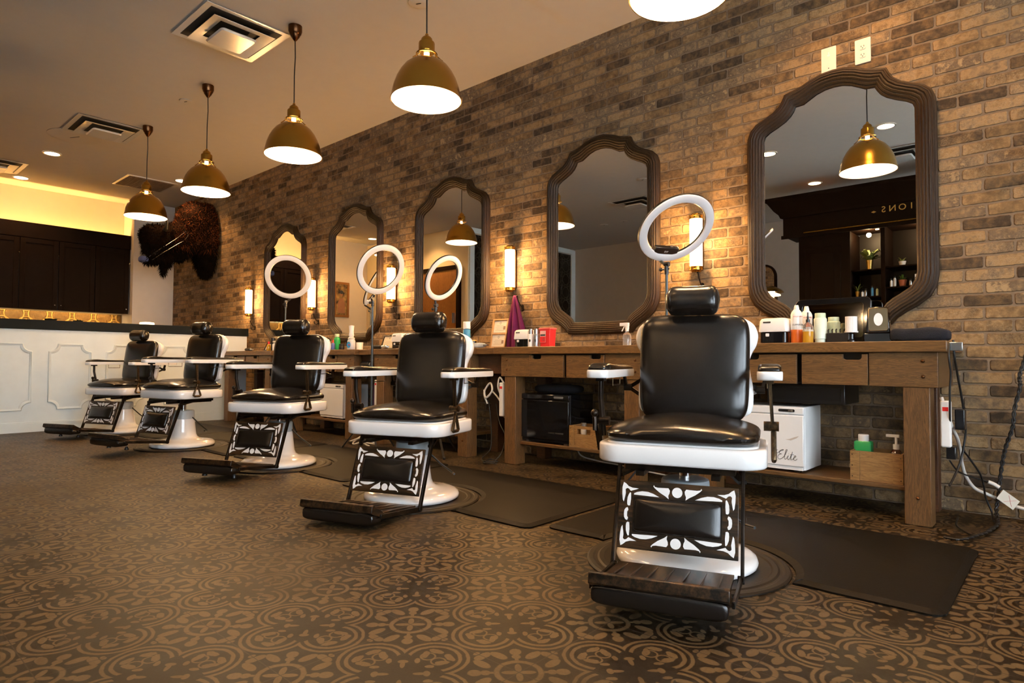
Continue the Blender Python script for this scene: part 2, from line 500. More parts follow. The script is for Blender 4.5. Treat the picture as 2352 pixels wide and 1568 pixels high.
def text_mesh(body, size, ext=.0004, align='CENTER', shear=0, spacing=1.0):
    cu = bpy.data.curves.new('t', 'FONT'); cu.body = body; cu.size = size; cu.extrude = ext; cu.align_x = align; cu.align_y = 'CENTER'; cu.shear = shear
    cu.space_character = spacing; cu.resolution_u = 3
    o = bpy.data.objects.new('t', cu); COL.objects.link(o)
    dg = bpy.context.evaluated_depsgraph_get(); me = bpy.data.meshes.new_from_object(o.evaluated_get(dg))
    vs = [tuple(v.co) for v in me.vertices]; fs = [tuple(p.vertices) for p in me.polygons]
    bpy.data.objects.remove(o); bpy.data.curves.remove(cu); bpy.data.meshes.remove(me)
    return vs, fs

CEIL = 3.44
# ------------------------------------------------------------------ the room
b = MB().box(-12.3, 3.6, -8.0, .2, -.1, 0); struct('floor', b, M['floor'])
b = MB().box(-11.77, 3.6, -8.0, .2, CEIL, CEIL + .12); b.box(-12.3, -11.77, -8.0, .2, CEIL + .03, CEIL + .12); struct('ceiling', b, M['ceiling'])
b = MB().box(-11.63, 3.6, 0, .2, 0, CEIL); struct('wall_back', b, M['brick'])
b = MB().box(-12.3, -11.63, -.63, .2, 0, CEIL + .03); struct('wall_pier', b, M['wallpaint'])
b = MB().box(-12.3, -12.13, -8.0, -.63, 0, CEIL + .03); struct('wall_left', b, M['cream'])
b = MB().box(-12.13, -8.8, -4.52, -4.36, 0, CEIL); struct('wall_hall', b, M['cream'])
b = MB().box(-8.95, -8.8, -8.0, -4.52, 0, CEIL); struct('wall_return', b, M['wallpaint'])
b = MB().box(-8.8, 3.6, -8.0, -7.85, 0, CEIL); struct('wall_front', b, M['wallgrey'])
# right wall with the shop windows (out of view, they let the daylight in)
b = MB()
wins = [(-7.4, -5.7), (-5.4, -3.7), (-3.4, -1.7)]
b.box(3.45, 3.6, -8.0, 0, 0, .35); b.box(3.45, 3.6, -8.0, 0, 2.75, CEIL)
edges = [-8.0] + [e for w in wins for e in w] + [0]
for i in range(0, len(edges), 2): b.box(3.45, 3.6, edges[i], edges[i + 1], .35, 2.75)
struct('wall_right', b, M['wallpaint'])
for i, (y0, y1) in enumerate(wins):
    b = MB().box(3.5, 3.508, y0, y1, .35, 2.75)
    w = struct('window_%d' % (i + 1), b, M['frost'])
    f = MB()
    for a0, a1, c0, c1 in ((y0, y0 + .05, .35, 2.75), (y1 - .05, y1, .35, 2.75), (y0, y1, .35, .40), (y0, y1, 2.70, 2.75), (y0, y1, 1.9, 1.94)): f.box(3.47, 3.54, a0, a1, c0, c1)
    f.build('window_frame', M['black'], w)
# trims: plinth along the bar comes with the bar; a baseboard on front wall
b = MB().box(-8.8, 3.45, -7.85, -7.83, 0, .12); struct('baseboard_front', b, M['barwhite'])
b = MB().box(-8.8, -8.76, -4.50, -4.38, 0, CEIL - .12).box(-8.8, -8.76, -7.85, -7.70, 0, CEIL - .12).box(-8.8, -8.76, -7.85, -4.38, CEIL - .12, CEIL - .02); struct('trim_1', b, M['barwhite'])
# doors seen in the mirrors
d = struct('door_1', MB().box(-10.36, -9.06, -4.36, -4.31, 0, 2.62), M['wooddoor'], bevel=.004)
MB().box(-10.44, -10.36, -4.36, -4.29, 0, 2.70).box(-9.06, -8.98, -4.36, -4.29, 0, 2.70).box(-10.44, -8.98, -4.36, -4.29, 2.62, 2.70).build('door_frame', M['espresso'], d)
MB().box(-9.14, -9.11, -4.31, -4.26, 1.55, 1.75).build('door_handle', M['silver'], d)
d = struct('door_2', MB().box(-8.8, -8.78, -7.69, -4.51, 0, 3.30), M['tindark'])

# ------------------------------------------------------------------ ceiling fittings
def vent(x, y, label, sx=.69, sy=.66):
    t = thing('ceiling_vent', label, 'ceiling vent', (x, y, CEIL), group='ceiling air vents')
    def ringf(b, hx, hy, w, z0, z1, drop):
        o = [(hx, hy), (-hx, hy), (-hx, -hy), (hx, -hy)]; i = [(hx - w, hy - w), (-hx + w, hy - w), (-hx + w, -hy + w), (hx - w, -hy + w)]
        vs = [(p[0], p[1], z0) for p in o] + [(p[0], p[1], z1) for p in i] + [(p[0], p[1], z0 + .003) for p in o] + [(p[0], p[1], z1 + .003) for p in i]
        fs = []
        for k in range(4):
            j = (k + 1) % 4
            fs += [(k, j, 4 + j, 4 + k), (8 + j, 8 + k, 12 + k, 12 + j), (k, 8 + k, 8 + j, j), (4 + k, 4 + j, 12 + j, 12 + k)]
        b.add(vs, fs)
    MB().box(-sx / 2 + .05, sx / 2 - .05, -sy / 2 + .05, sy / 2 - .05, -.012, -.002).build('vent_recess', M['ventdark'], t)
    b = MB(); ringf(b, sx / 2, sy / 2, .085, -.014, -.006, 0); b.build('vent_frame', M['ventwhite'], t)
    b = MB(); ringf(b, sx / 2 - .088, sy / 2 - .088, .085, -.044, -.026, 0); b.build('vent_louvre', M['ventwhite'], t)
    b = MB(); b.prism(rrect(sx / 2 - .185, sy / 2 - .185, .03), -.078, -.055, bev=.012); b.build('vent_louvre', M['ventwhite'], t)
    return t
v1 = vent(-5.035, -1.98, 'square white ceiling diffuser beside the third pendant from the left')
vent(-8.25, -2.0, 'square white ceiling diffuser beside the far left pendant canopy')
vent(-10.85, -2.6, 'square ceiling diffuser near the amber lit alcove, at left edge')
vent(-1.6, -4.9, 'ceiling diffuser reflected in the largest mirror')
vent(-5.35, -4.88, 'ceiling diffuser reflected in the second mirror from the right')
t = thing('return_grille', 'flat brown return air grille in ceiling by the far left pendant', 'ceiling grille', (-10.35, -.89, CEIL))
MB().prism(rrect(.345, .34, .01), -.012, -.001).build('grille_frame', M['ventwhite'], t)
b = MB()
for k in range(24): b.box(-.31, .31, -.30 + k * .0255, -.30 + k * .0255 + .019, -.018, -.012)
b.build('grille_slats', M['grille'], t)
b = MB().box(-.34, .34, -.34, .34, -.004, -.001)
t = thing('ceiling_hatch', 'square painted access hatch in the ceiling near top centre', 'ceiling hatch', (-2.58, -.62, CEIL))
MB().prism(rrect(.33, .33, .01), -.006, -.001).build('hatch_frame', M['ceiling'], t); MB().prism(rrect(.30, .30, .005), -.009, -.006).build('hatch_panel', M['ceiling'], t)
for k, (x, y, r, lab) in enumerate(((-6.72, -1.69, .06, 'small round sprinkler cover between the fourth and third pendants'), (-3.56, -1.26, .075, 'round sprinkler cover at top edge beside the pendant cord'),
    (-8.80, -2.15, .27, 'large round white ceiling speaker beside the far diffuser'), (-4.61, -3.79, .085, 'round ceiling cover reflected high in the second mirror from right'),
    (-6.26, -5.95, .075, 'right one of two round ceiling covers reflected in the second mirror'), (-6.71, -5.97, .075, 'left one of two round ceiling covers reflected in the second mirror'))):
    t = thing('ceiling_cover', lab, 'ceiling cover', (x, y, CEIL), group='round ceiling covers')
    MB().lathe([(r, -.001), (r, -.006), (r * .93, -.009), (0, -.009)], 40).build('cover_plate', M['ceiling'], t)
    MB().box(-r * .25, r * .25, -.003, .003, -.012, -.009, Tm(rot=(0, 0, .5))).build('slot', M['ventdark'], t)
def downlight(x, y, lab, power=32):
    t = thing('recessed_light', lab, 'ceiling light', (x, y, CEIL), group='round recessed ceiling lights')
    MB().lathe([(.105, -.001), (.105, -.006), (.082, -.008), (.082, -.001)], 36, cap=False).build('trim_ring', M['ventwhite'], t)
    MB().lathe([(.082, -.002), (.082, -.005), (0, -.005)], 36).build('lens', M['downlight'], t)
    L = bpy.data.lights.new('spot', 'SPOT'); L.energy = power; L.color = (1, .54, .21); L.spot_size = R(125); L.spot_blend = .7; L.shadow_soft_size = .07
    o = bpy.data.objects.new('recessed_light_lamp', L); COL.objects.link(o); o.parent = t; o.location = (0, 0, -.03)
downlight(-9.75, -2.17, 'round recessed ceiling light left of the far pendants')
downlight(-11.40, -2.19, 'recessed ceiling light closest to the amber alcove')
downlight(-9.78, -.58, 'recessed ceiling light partly hidden behind the second pendant', 45)
downlight(-1.52, -3.74, 'large recessed light reflected beside the brass pendant in the mirror')
downlight(-2.84, -3.84, 'recessed light reflected at left edge of the largest mirror')
downlight(-2.80, -5.60, 'small recessed light reflected above the dark cabinet crown')
downlight(-.9, -.62, 'recessed light above the right part of the brick wall, out of the picture', 62)
downlight(.8, -.62, 'recessed light beyond the right edge of the picture, near the brick', 62)
downlight(-9.7, -3.85, 'recessed light over the wooden door seen in the middle mirror', 60)
downlight(-11.3, -3.90, 'recessed light reflected in the second mirror from the left')

# ------------------------------------------------------------------ pendants
def make_pendant(loc, label):
    x, y = loc; t = thing('pendant_lamp', label, 'pendant lamp', (x, y, CEIL), group='row of brass dome pendants')
    zr = 2.405 - CEIL
    MB().lathe([(.052, 0), (.052, -.045), (.046, -.055), (.046, -.062), (.036, -.075), (.034, -.085), (.022, -.10), (.012, -.115), (.006, -.12), (0, -.12)], 32).build('canopy', M['brassdark'], t)
    MB().tube([(0, 0, -.11), (.004, .002, -.25), (-.003, 0, -.4), (0, 0, zr + .40)], .0045, 8).build('cord', M['cord'], t)
    MB().lathe([(.005, .42), (.010, .415), (.012, .405), (.026, .395), (.034, .385), (.036, .37), (.048, .362), (.050, .355), (.050, .302), (.044, .300), (.044, .296), (0, .296)], 36, Tm((0, 0, zr))).build('socket', M['brass'], t)
    b = MB().tube([(.062 * math.cos(a), .062 * math.sin(a), zr + .290) for a in [2 * PI * k / 28 for k in range(28)]], .005, 6, closed=True)
    for k in range(3):
        a = 2 * PI * k / 3 + .5
        c, s_ = math.cos(a), math.sin(a)
        b.tube([(.054 * c, .054 * s_, zr + .292), (.058 * c, .058 * s_, zr + .275), (.075 * c, .075 * s_, zr + .262), (.10 * c, .10 * s_, zr + .238)], .004, 6)
        b.add(*sphere((.10 * c, .10 * s_, zr + .236), .007))
    b.build('holder_ring', M['brass'], t)
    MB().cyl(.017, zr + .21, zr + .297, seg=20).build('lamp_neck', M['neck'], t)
    pro = [(.045, .255), (.075, .248), (.105, .233), (.135, .208), (.162, .172), (.184, .13), (.200, .085), (.210, .04), (.216, .006), (.219, 0)]
    sh = MB().lathe([(r, z) for r, z in pro] + [(.2165, -.001)] + [(r - .004, z - .001) for r, z in reversed(pro[:-1])], 56, Tm((0, 0, zr)), cap=False).build('shade', M['brass'], t, angle=60)
    MB().lathe([(r - .0055, z - .002 + .002) for r, z in pro] , 56, Tm((0, 0, zr)), cap=False).build('shade_lining', M['lining'], sh, angle=60)
    MB().sell(.036, .036, .045, 1, 1, (0, 0, zr + .165), nu=20, nv=12).build('bulb', M['bulb'], t)
    L = bpy.data.lights.new('pendant', 'POINT'); L.energy = 26; L.color = (1, .62, .31); L.shadow_soft_size = .045
    o = bpy.data.objects.new('pendant_light_source', L); COL.objects.link(o); o.parent = t; o.location = (0, 0, zr + .085)
    return t
def sphere(c, r, nu=10, nv=6):
    m = MB().sell(r, r, r, 1, 1, c, nu=nu, nv=nv); return m.v, m.f
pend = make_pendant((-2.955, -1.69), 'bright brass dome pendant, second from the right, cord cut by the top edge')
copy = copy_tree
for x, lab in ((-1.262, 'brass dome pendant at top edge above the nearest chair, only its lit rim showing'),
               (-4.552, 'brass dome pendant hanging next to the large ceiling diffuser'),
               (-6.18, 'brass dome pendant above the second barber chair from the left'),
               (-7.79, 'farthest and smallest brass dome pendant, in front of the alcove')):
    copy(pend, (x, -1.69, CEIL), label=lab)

# ------------------------------------------------------------------ wall sconces
t = thing('wall_sconce', 'lit tube wall sconce partly behind the nearest ring light', 'wall sconce', (-1.962, 0, 1.635), group='lit tube wall sconces')
MB().box(-.028, .028, -.02, 0, -.17, .17).build('back_plate', M['brassdark'], t, bevel=.004)
MB().cyl(.043, -.168, .168, Tm((0, -.065, 0)), 32).build('glass_tube', M['tube'], t)
for sg, nm in ((1, 'top_cap'), (-1, 'bottom_cap')):
    MB().lathe([(0, .166), (.049, .166), (.049, .172), (.046, .174), (.046, .184), (.049, .186), (.049, .192), (.034, .197), (.030, .205), (0, .208)], 32, Tm((0, -.065, 0), s=(1, 1, sg))).build(nm, M['brass'], t)
L = bpy.data.lights.new('sconce', 'POINT'); L.energy = 8; L.color = (1, .52, .17); L.shadow_soft_size = .03
for dz in (-.10, .10):
    o = bpy.data.objects.new('sconce_lamp', L); COL.objects.link(o); o.parent = t; o.location = (0, -.145, dz)
for x, lab in ((-3.717, 'lit tube wall sconce above the hanging purple towel'), (-5.425, 'lit tube wall sconce crossed by the rim of a ring light, third from left'),
               (-7.015, 'lit tube wall sconce between the two leftmost mirrors'), (-8.68, 'farthest lit tube wall sconce, left of all the mirrors')):
    copy(t, (x, 0, 1.62), label=lab)
# coat hooks
def hook(x, z, lab):
    t = thing('coat_hook', lab, 'coat hook', (x, 0, z), group='black double coat hooks')
    MB().prism(rrect(.012, .03, .01), -.0, .006, Tm(rot=(R(90), 0, 0))).build('hook_plate', M['iron'], t)
    MB().tube([(0, -.005, -.01), (0, -.03, -.03), (0, -.055, -.02), (0, -.06, 0)], .005, 6).tube([(0, -.005, .01), (0, -.03, .02), (0, -.06, .06), (0, -.075, .095)], .005, 6).add(*sphere((0, -.076, .098), .009)).add(*sphere((0, -.06, .003), .008)).build('hook_arm', M['iron'], t)
hook(-1.945, 1.33, 'black coat hook below the sconce behind the nearest headrest'); hook(-5.36, 1.27, 'black coat hook on brick right of the second mirror from left')
hook(-6.95, 1.27, 'black coat hook below the sconce between the leftmost mirrors'); hook(-8.60, 1.25, 'black coat hook below the farthest sconce'); hook(-3.62, 1.27, 'black coat hook carrying the purple towel')

# ------------------------------------------------------------------ mirrors
OUT = [(0, 2.612), (.07, 2.606), (.135, 2.585), (.185, 2.562), (.235, 2.548), (.29, 2.535), (.305, 2.50), (.325, 2.468), (.365, 2.435), (.42, 2.408), (.475, 2.382), (.512, 2.345), (.53, 2.295), (.533, 2.2), (.533, 1.9), (.533, 1.6), (.533, 1.30), (.522, 1.235), (.49, 1.175), (.43, 1.125), (.38, 1.098), (.33, 1.062), (.30, 1.025), (.24, 1.02), (.12, 1.019), (0, 1.019)]
INN = [(0, 2.506), (.05, 2.502), (.10, 2.486), (.14, 2.464), (.175, 2.444), (.225, 2.440), (.236, 2.415), (.255, 2.388), (.285, 2.362), (.335, 2.335), (.385, 2.312), (.415, 2.290), (.426, 2.262), (.427, 2.19), (.427, 1.9), (.427, 1.6), (.427, 1.325), (.418, 1.28), (.39, 1.235), (.34, 1.20), (.305, 1.178), (.272, 1.15), (.255, 1.122), (.21, 1.12), (.11, 1.119), (0, 1.119)]
def smooth_pairs(O, I):
    return O, I
def make_mirror(x, label):
    t = thing('wall_mirror', label, 'mirror', (x, 0, 0), group='tall arched wooden mirrors')
    O = OUT + [(-p[0], p[1]) for p in reversed(OUT[1:-1])]; I = INN + [(-p[0], p[1]) for p in reversed(INN[1:-1])]
    prof = []
    K = 44
    for k in range(K + 1):
        s_ = k / K
        h = .016 + .028 * math.sin(PI * min(1, s_ * 1.05) ** .8) * (1 if s_ < .95 else .6)
        h += .0030 * math.cos(s_ * 2 * PI * 6.5)
        prof.append((s_, max(.008, h)))
    prof = [(0, .001)] + prof + [(1, .006)]
    n = len(O); vs = []; fs = []; m_ = len(prof)
    for o, i in zip(O, I):
        for s_, h in prof: vs.append((o[0] + (i[0] - o[0]) * s_, -h, o[1] + (i[1] - o[1]) * s_))
    for a in range(n):
        c = (a + 1) % n
        for k in range(m_ - 1): fs.append((a * m_ + k, c * m_ + k, c * m_ + k + 1, a * m_ + k + 1))
    MB().add(vs, fs).build('mirror_frame', M['mframe'], t, angle=60)
    g = MB(); g.add([(p[0] * 1.01, -.0035, 1.82 + (p[1] - 1.82) * 1.008) for p in I], [tuple(range(n))]); g.build('mirror_glass', M['mirror'], t)
    return t
mir = make_mirror(-1.083, 'largest arched wooden mirror on the brick, reflecting the brass pendant')
for x, lab in ((-2.805, 'arched wooden mirror behind the nearest ring light, reflecting plain wall'), (-4.554, 'middle arched wooden mirror reflecting a pendant and a wooden door'),
               (-6.18, 'second arched wooden mirror from the left, reflecting a portrait'), (-7.785, 'leftmost arched wooden mirror, reflecting dark cabinets')):
    copy(mir, (x, 0, 0), label=lab)

# outlets above the largest mirror
t = thing('wall_outlet', 'ivory duplex power outlet on brick above the largest mirror', 'outlet', (-.919, 0, 2.68))
MB().prism(rrect(.043, .075, .005), 0, .006, Tm(rot=(R(90), 0, 0)), bev=.002).build('cover_plate', M['outlet'], t)
for z in (-.025, .025):
    f = MB().prism(rrect(.018, .016, .010), .006, .009, Tm((0, 0, z), (R(90), 0, 0))).build('socket_face', M['outlet'], t)
    MB().box(-.009, -.006, -.0095, -.009, z - .002, z + .008).box(.006, .009, -.0095, -.009, z - .002, z + .008).cyl(.003, .009, .0095, Tm((0, 0, z - .008), (R(90), 0, 0)), 10).build('slots', M['black'], f)
t = thing('wall_plate', 'ivory blank wall plate with a keyhole opening, left of the outlet', 'wall plate', (-1.109, 0, 2.683))
MB().prism(rrect(.043, .081, .005), 0, .006, Tm(rot=(R(90), 0, 0)), bev=.002).build('cover_plate', M['outlet'], t)
MB().cyl(.008, .006, .0072, Tm((0, 0, .03), (R(90), 0, 0)), 16).box(-.003, .003, -.0072, -.006, .03, .05).build('keyhole', M['white'], t)
MB().cyl(.003, .006, .0075, Tm((0, 0, -.05), (R(90), 0, 0)), 10).build('screw', M['iron'], t)
for x, z, lab in ((-.145, 1.90, 'glass knob cut by the right edge of the picture'),):
    t = thing('glass_knob', lab, 'knob', (x, 0, z)); MB().sell(.022, .022, .03, .9, .9, (0, -.06, 0)).build('knob_ball', M['chrome'], t); MB().cyl(.008, 0, .05, Tm(rot=(R(90), 0, 0))).build('knob_stem', M['chrome'], t)

# ------------------------------------------------------------------ workstations
def drawer_face(w, h, notch, notchw=.09, nd=.03):
    """outline in x,z with an open finger notch in the top edge"""
    r = .012; pts = [(-w / 2, -h / 2), (w / 2, -h / 2), (w / 2, h / 2), (notch + notchw / 2, h / 2), (notch + notchw / 2, h / 2 - nd + r), (notch + notchw / 2 - r * .3, h / 2 - nd + r * .3), (notch + notchw / 2 - r, h / 2 - nd),
           (notch - notchw / 2 + r, h / 2 - nd), (notch - notchw / 2 + r * .3, h / 2 - nd + r * .3), (notch - notchw / 2, h / 2 - nd + r), (notch - notchw / 2, h / 2), (-w / 2, h / 2)]
    return pts
FY = -.525
def station(x0, x1, label, shelf=True):
    t = thing('workstation', label, 'workstation', (x0, 0, 0), group='oak barber workstations')
    W = x1 - x0; pw = .29; dw = .325; y1 = -.03; ap0, ap1 = .682, .856
    m = M['oak']
    MB().box(0, pw, FY, FY + .03, ap0, ap1).build('front_panel', m, t, bevel=.003)
    MB().box(W - pw - .01, W, FY, FY + .03, ap0, ap1).build('front_panel', m, t, bevel=.003)
    MB().box(0, .03, FY + .03, y1, ap0, ap1).build('side_panel', m, t); MB().box(W - .03, W, FY + .03, y1, ap0, ap1).build('side_panel', m, t)
    MB().box(.03, W - .03, FY + .06, FY + .09, ap0 + .01, ap1).build('inner_panel', M['espressodark'], t)
    gap = (W - 2 * pw - 2 * dw - .01) / 1.0
    for k, (cx, nt_) in enumerate(((pw + .004 + dw / 2, -.09 if True else 0), (pw + gap + dw * 1.5 - .004, .09))):
        out = drawer_face(dw, ap1 - ap0 - .01, nt_)
        MB().prism(out, 0, .024, Tm((cx, FY + .018, (ap0 + ap1) / 2 - .003), (R(90), 0, 0))).build('drawer', m, t, bevel=.002)
    for bx in (.062, W - .062):
        for z in (.735, .812): MB().add(*sphere((bx, FY - .001, z), .009, 14, 8)).build('bolt_head', M['brassdark'], t)
    for lx in (.035, W - .15):
        MB().box(lx, lx + .115, FY + .005, FY + .12, 0, ap0).build('leg', M['oakleg'], t, bevel=.004)
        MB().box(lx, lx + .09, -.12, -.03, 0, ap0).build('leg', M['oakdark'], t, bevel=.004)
    MB().add(*sphere((W - .092, FY + .004, .135), .009, 12, 8)).build('bolt_head', M['brassdark'], t)
    MB().box(.15, W - .15, FY + .06, -.02, .155, .178).build('shelf', M['oakdark'] if False else m, t, bevel=.003)
    return t
station(-3.39, -2.115, 'oak workstation holding the black towel warmer on its shelf')
station(-1.77, -.495, 'rightmost oak workstation with white towel warmer and wooden crate')
station(-5.07, -3.74, 'oak workstation behind the second nearest chair')
station(-6.72, -5.41, 'oak workstation behind the middle chair, with white towel warmer')
station(-8.40, -7.12, 'farthest oak workstation, beside the end of the white bar')
def slab(name, x0, x1, y0, z0, z1, mat, label, cat):
    o = MB().box(0, x1 - x0, y0, -.004, z0, z1).build(name, mat, None, bevel=.004); o.location = (x0, 0, 0); return tag(o, label, cat, 'oak countertops')
slab('countertop', -3.455, -.455, -.548, .857, .912, M['oaktop'], 'long oak countertop running below the two largest mirrors', 'countertop')
slab('countertop', -5.12, -3.70, -.548, .857, .912, M['oaktop'], 'oak countertop behind the second nearest chair', 'countertop')
slab('countertop', -6.78, -5.37, -.548, .857, .912, M['oaktop'], 'oak countertop behind the middle chair', 'countertop')
slab('countertop', -8.45, -7.08, -.548, .857, .912, M['oaktop'], 'farthest oak countertop next to the white bar', 'countertop')
for x0, x1, lab in ((-3.70, -3.457, 'short recessed link board left of the long countertop'), (-5.37, -5.122, 'short link board between the middle workstations'), (-7.08, -6.782, 'short link board beside the farthest workstation')):
    t = thing('link_shelf', lab, 'shelf', (x0, 0, 0), group='recessed boards between workstations')
    MB().box(.002, x1 - x0 - .002, -.50, -.004, .857, .908).build('board', M['oak'], t, bevel=.003)
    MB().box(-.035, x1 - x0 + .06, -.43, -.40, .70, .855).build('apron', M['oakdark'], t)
MB_ = MB().box(.003, .338, -.47, -.44, .70, .855)
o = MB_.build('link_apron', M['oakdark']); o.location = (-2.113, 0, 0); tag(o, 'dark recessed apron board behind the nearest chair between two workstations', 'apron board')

# ------------------------------------------------------------------ barber chairs
def make_chair(label):
    t = thing('barber_chair', label, 'barber chair', group='row of black and white barber chairs')
    def up(o): o['upper'] = 1; return o
    # pedestal
    MB().lathe([(0, .010), (.262, .010), (.272, .018), (.274, .030), (.268, .044), (.250, .054), (.215, .061), (.170, .067), (.140, .076), (.122, .092), (.113, .115), (.108, .15), (.102, .20), (.096, .258), (0, .258)], 56).build('pedestal', M['enamel'], t, angle=50)
    MB().lathe([(0, .257), (.0965, .257), (.0975, .262), (.096, .268), (.094, .322), (.091, .332), (.08, .336), (.05, .334), (0, .334)], 48).build('pedestal_collar', M['enamelgrey'], t, angle=50)
    up(MB().cyl(.024, .23, .395, seg=24).build('piston', M['chrome'], t))
    MB().tube([(.09, .03, .27), (.15, .07, .20), (.22, .09, .15), (.26, .03, .155)], .006, 8).build('pump_lever', M['blackmetal'], t)
    # under frame
    up(MB().box(-.20, .20, -.20, .16, .388, .408).box(-.15, -.12, -.25, .18, .375, .392).box(.12, .15, -.25, .18, .375, .392).bar((.15, .02, .39), (.225, -.19, .365), .03, .012).bar((-.15, .02, .39), (-.225, -.19, .365), .03, .012).build('under_frame', M['iron'], t))
    # white seat base
    b = MB(); cy = -.015
    rings = [(.292, .226, .085, .416), (.304, .238, .093, .419), (.309, .243, .095, .426), (.309, .243, .095, .480), (.306, .240, .093, .486), (.300, .234, .09, .489), (.280, .222, .085, .490), (.278, .220, .084, .494), (.274, .216, .08, .496), (.26, .20, .075, .496)]
    vs = []; fs = []; 
    for hx, hy, r_, z in rings:
        o = rrect(hx, hy, r_, 8, (0, cy)); n = len(o); vs += [(p[0], p[1], z) for p in o]
    for k in range(len(rings) - 1):
        for i in range(n): fs.append((k * n + i, k * n + (i + 1) % n, (k + 1) * n + (i + 1) % n, (k + 1) * n + i))
    fs.append(tuple(reversed(range(n)))); fs.append(tuple((len(rings) - 1) * n + i for i in range(n)))
    up(b.add(vs, fs).build('seat_base', M['enamel'], t, angle=50))
    # seat cushion
    def sf(x, y, z):
        if z > 0:
            z = z * (1.0 + .18 * (1 - (x / .27) ** 2)) - .012 * max(0, (-y - .12) / .12) + .010 * math.cos(x / .27 * PI * .9)
        return x, y, z
    cu = up(MB().sell(.284, .243, .046, .62, .34, (0, -.015, .528), fn=sf, nu=64, nv=24).build('seat_cushion', M['leather'], t, angle=80))
    MB().tube([(p[0], p[1] - .015, .512) for p in rrect(.274, .217, .085, 8)], .005, 6, closed=True).build('piping', M['leather'], cu)
    # back: local frame tilted back about its lower edge
    bt = Tm((0, .145, .545), (R(-9), 0, 0))
    def bf(x, y, z):
        return x * (1 + .02 * (z / .23)), y * (1.0 if y < 0 else .6), z
    up(back_cushion(bt).build('back_cushion', M['leather'], t, angle=80))
    prof = [(.03, .18), (.045, .222), (.08, .237), (.15, .238), (.215, .228), (.26, .222), (.30, .232), (.335, .250), (.37, .258), (.40, .254), (.43, .238), (.455, .20), (.475, .14)]
    prof = [(p.x, p.y) for p in smoothp([(a_, b_, 0) for a_, b_ in prof], 5)]
    outl = [(w + .016, z) for z, w in prof] + [(-w + .016, z) for z, w in reversed(prof)]
    up(MB().prism(outl, -.062, -.018, bt @ Tm((0, 0, 0), (R(90), 0, 0)), bev=.010).build('back_shell', M['enamel'], t, angle=50))
    # headrest
    def hf(x, y, z):
        k = (x / .112) ** 2
        z = z * (.90 + .12 * k); y = y + .014 * k * (1 if y < 0 else 0) * -1
        return x, y, z
    h = up(headrest().build('headrest', M['leather'], t, angle=80))
    up(MB().rod((.035, .225, .96), (.035, .195, 1.05), .007).rod((-.035, .225, .96), (-.035, .195, 1.05), .007).build('headrest_post', M['chrome'], t))
    # arms
    for sx in (-1, 1):
        x = sx * .318
        a = up(arm_tray().build('armrest', M['enamel'], t, angle=50)); a.location = (x, .028, 0)
        arm_pad().build('arm_pad', M['leather'], a, angle=80)
        post = MB()
        if sx > 0:
            post.bar((x, -.10, .738), (x + .008, -.10, .575), .012, .022).box(x - .014, x + .014, -.125, -.075, .722, .738)
            post.add(*cylx(x - .022, x + .03, -.10, .565, .018)).bar((x + .012, -.10, .575), (x + .010, -.10, .50), .010, .018)
            post.tube([(x + .012, -.10, .545), (x + .012, -.130, .462), (x + .012, -.134, .450), (x + .012, -.125, .443), (x + .012, -.075, .443), (x + .012, -.066, .450), (x + .012, -.070, .462)], .0095, 8, closed=True)
            up(post.build('arm_post', M['bronzeworn'], t))
        else:
            post.tube([(x, -.11, .738), (x - .002, -.108, .66), (x, -.09, .58), (x + .005, -.085, .50)], .011, 10).box(x - .016, x + .016, -.135, -.085, .722, .738)
            post.add(*cylx(x - .01, x + .03, -.09, .56, .018)).bar((x - .006, -.09, .56), (x - .002, -.09, .43), .012, .026)
            up(post.build('arm_post', M['iron'], t))
            up(MB().tube([(x - .028, -.10, .52), (x - .028, -.10, .565), (x - .03, -.10, .575)], .010, 8).add(*sphere((x - .03, -.10, .59), .016)).bar((x - .026, -.09, .54), (x - .01, -.09, .44), .014, .012).build('recline_lever', M['iron'], t))
        up(MB().tube([(x - sx * .01, .05, .735), (x - sx * .01, .05, .70), (x - sx * .01, .19, .70), (x - sx * .01, .19, .735)], .0025, 6).build('wire_guard', M['bronzeworn'], t))
        up(MB().bar((sx * .30, .255, .735), (sx * .29, .25, .69), .012, .02).add(*cylx(min(sx * .265, sx * .30), max(sx * .265, sx * .30), .25, .685, .016)).bar((sx * .27, .25, .69), (sx * .215, .215, .72), .008, .016, side=(0, 1, 0)).bar((sx * .27, .25, .68), (sx * .215, .215, .65), .008, .016, side=(0, 1, 0)).build('back_hinge', M['iron'], t))
    up(MB().bar((.17, .18, .50), (.17, .20, .60), .03, .01).bar((-.17, .18, .50), (-.17, .20, .60), .03, .01).box(-.18, .18, .17, .19, .548, .562).build('back_bracket', M['iron'], t))
    # foot rest
    for sx in (-1, 1):
        up(MB().bar((sx * .226, -.165, .415), (sx * .226, -.305, .045), .012, .026).build('rail', M['iron'], t, bevel=.002))
        up(MB().bar((sx * .222, -.30, .052), (sx * .215, -.655, .090), .010, .022).add(*cylx(sx * .222 - .012, sx * .222 + .012, -.30, .052, .014)).build('foot_bar', M['iron'], t, bevel=.002))
    top = Vector((0, -.222, .350)); bot = Vector((0, -.292, .113)); dv = (top - bot); L = dv.length; up_ = dv.normalized(); nrm = Vector((1, 0, 0)).cross(up_)
    if nrm.y > 0: nrm = -nrm
    C = (top + bot) / 2
    def fm(off=0):
        m4 = Matrix.Identity(4)
        X_, Y_, Z_ = Vector((1, 0, 0)), up_, nrm
        if X_.cross(Y_).dot(Z_) < 0: X_ = -X_
        for i in range(3): m4[i][0] = X_[i]; m4[i][1] = Y_[i]; m4[i][2] = Z_[i]; m4[i][3] = C[i] + nrm[i] * off
        return m4
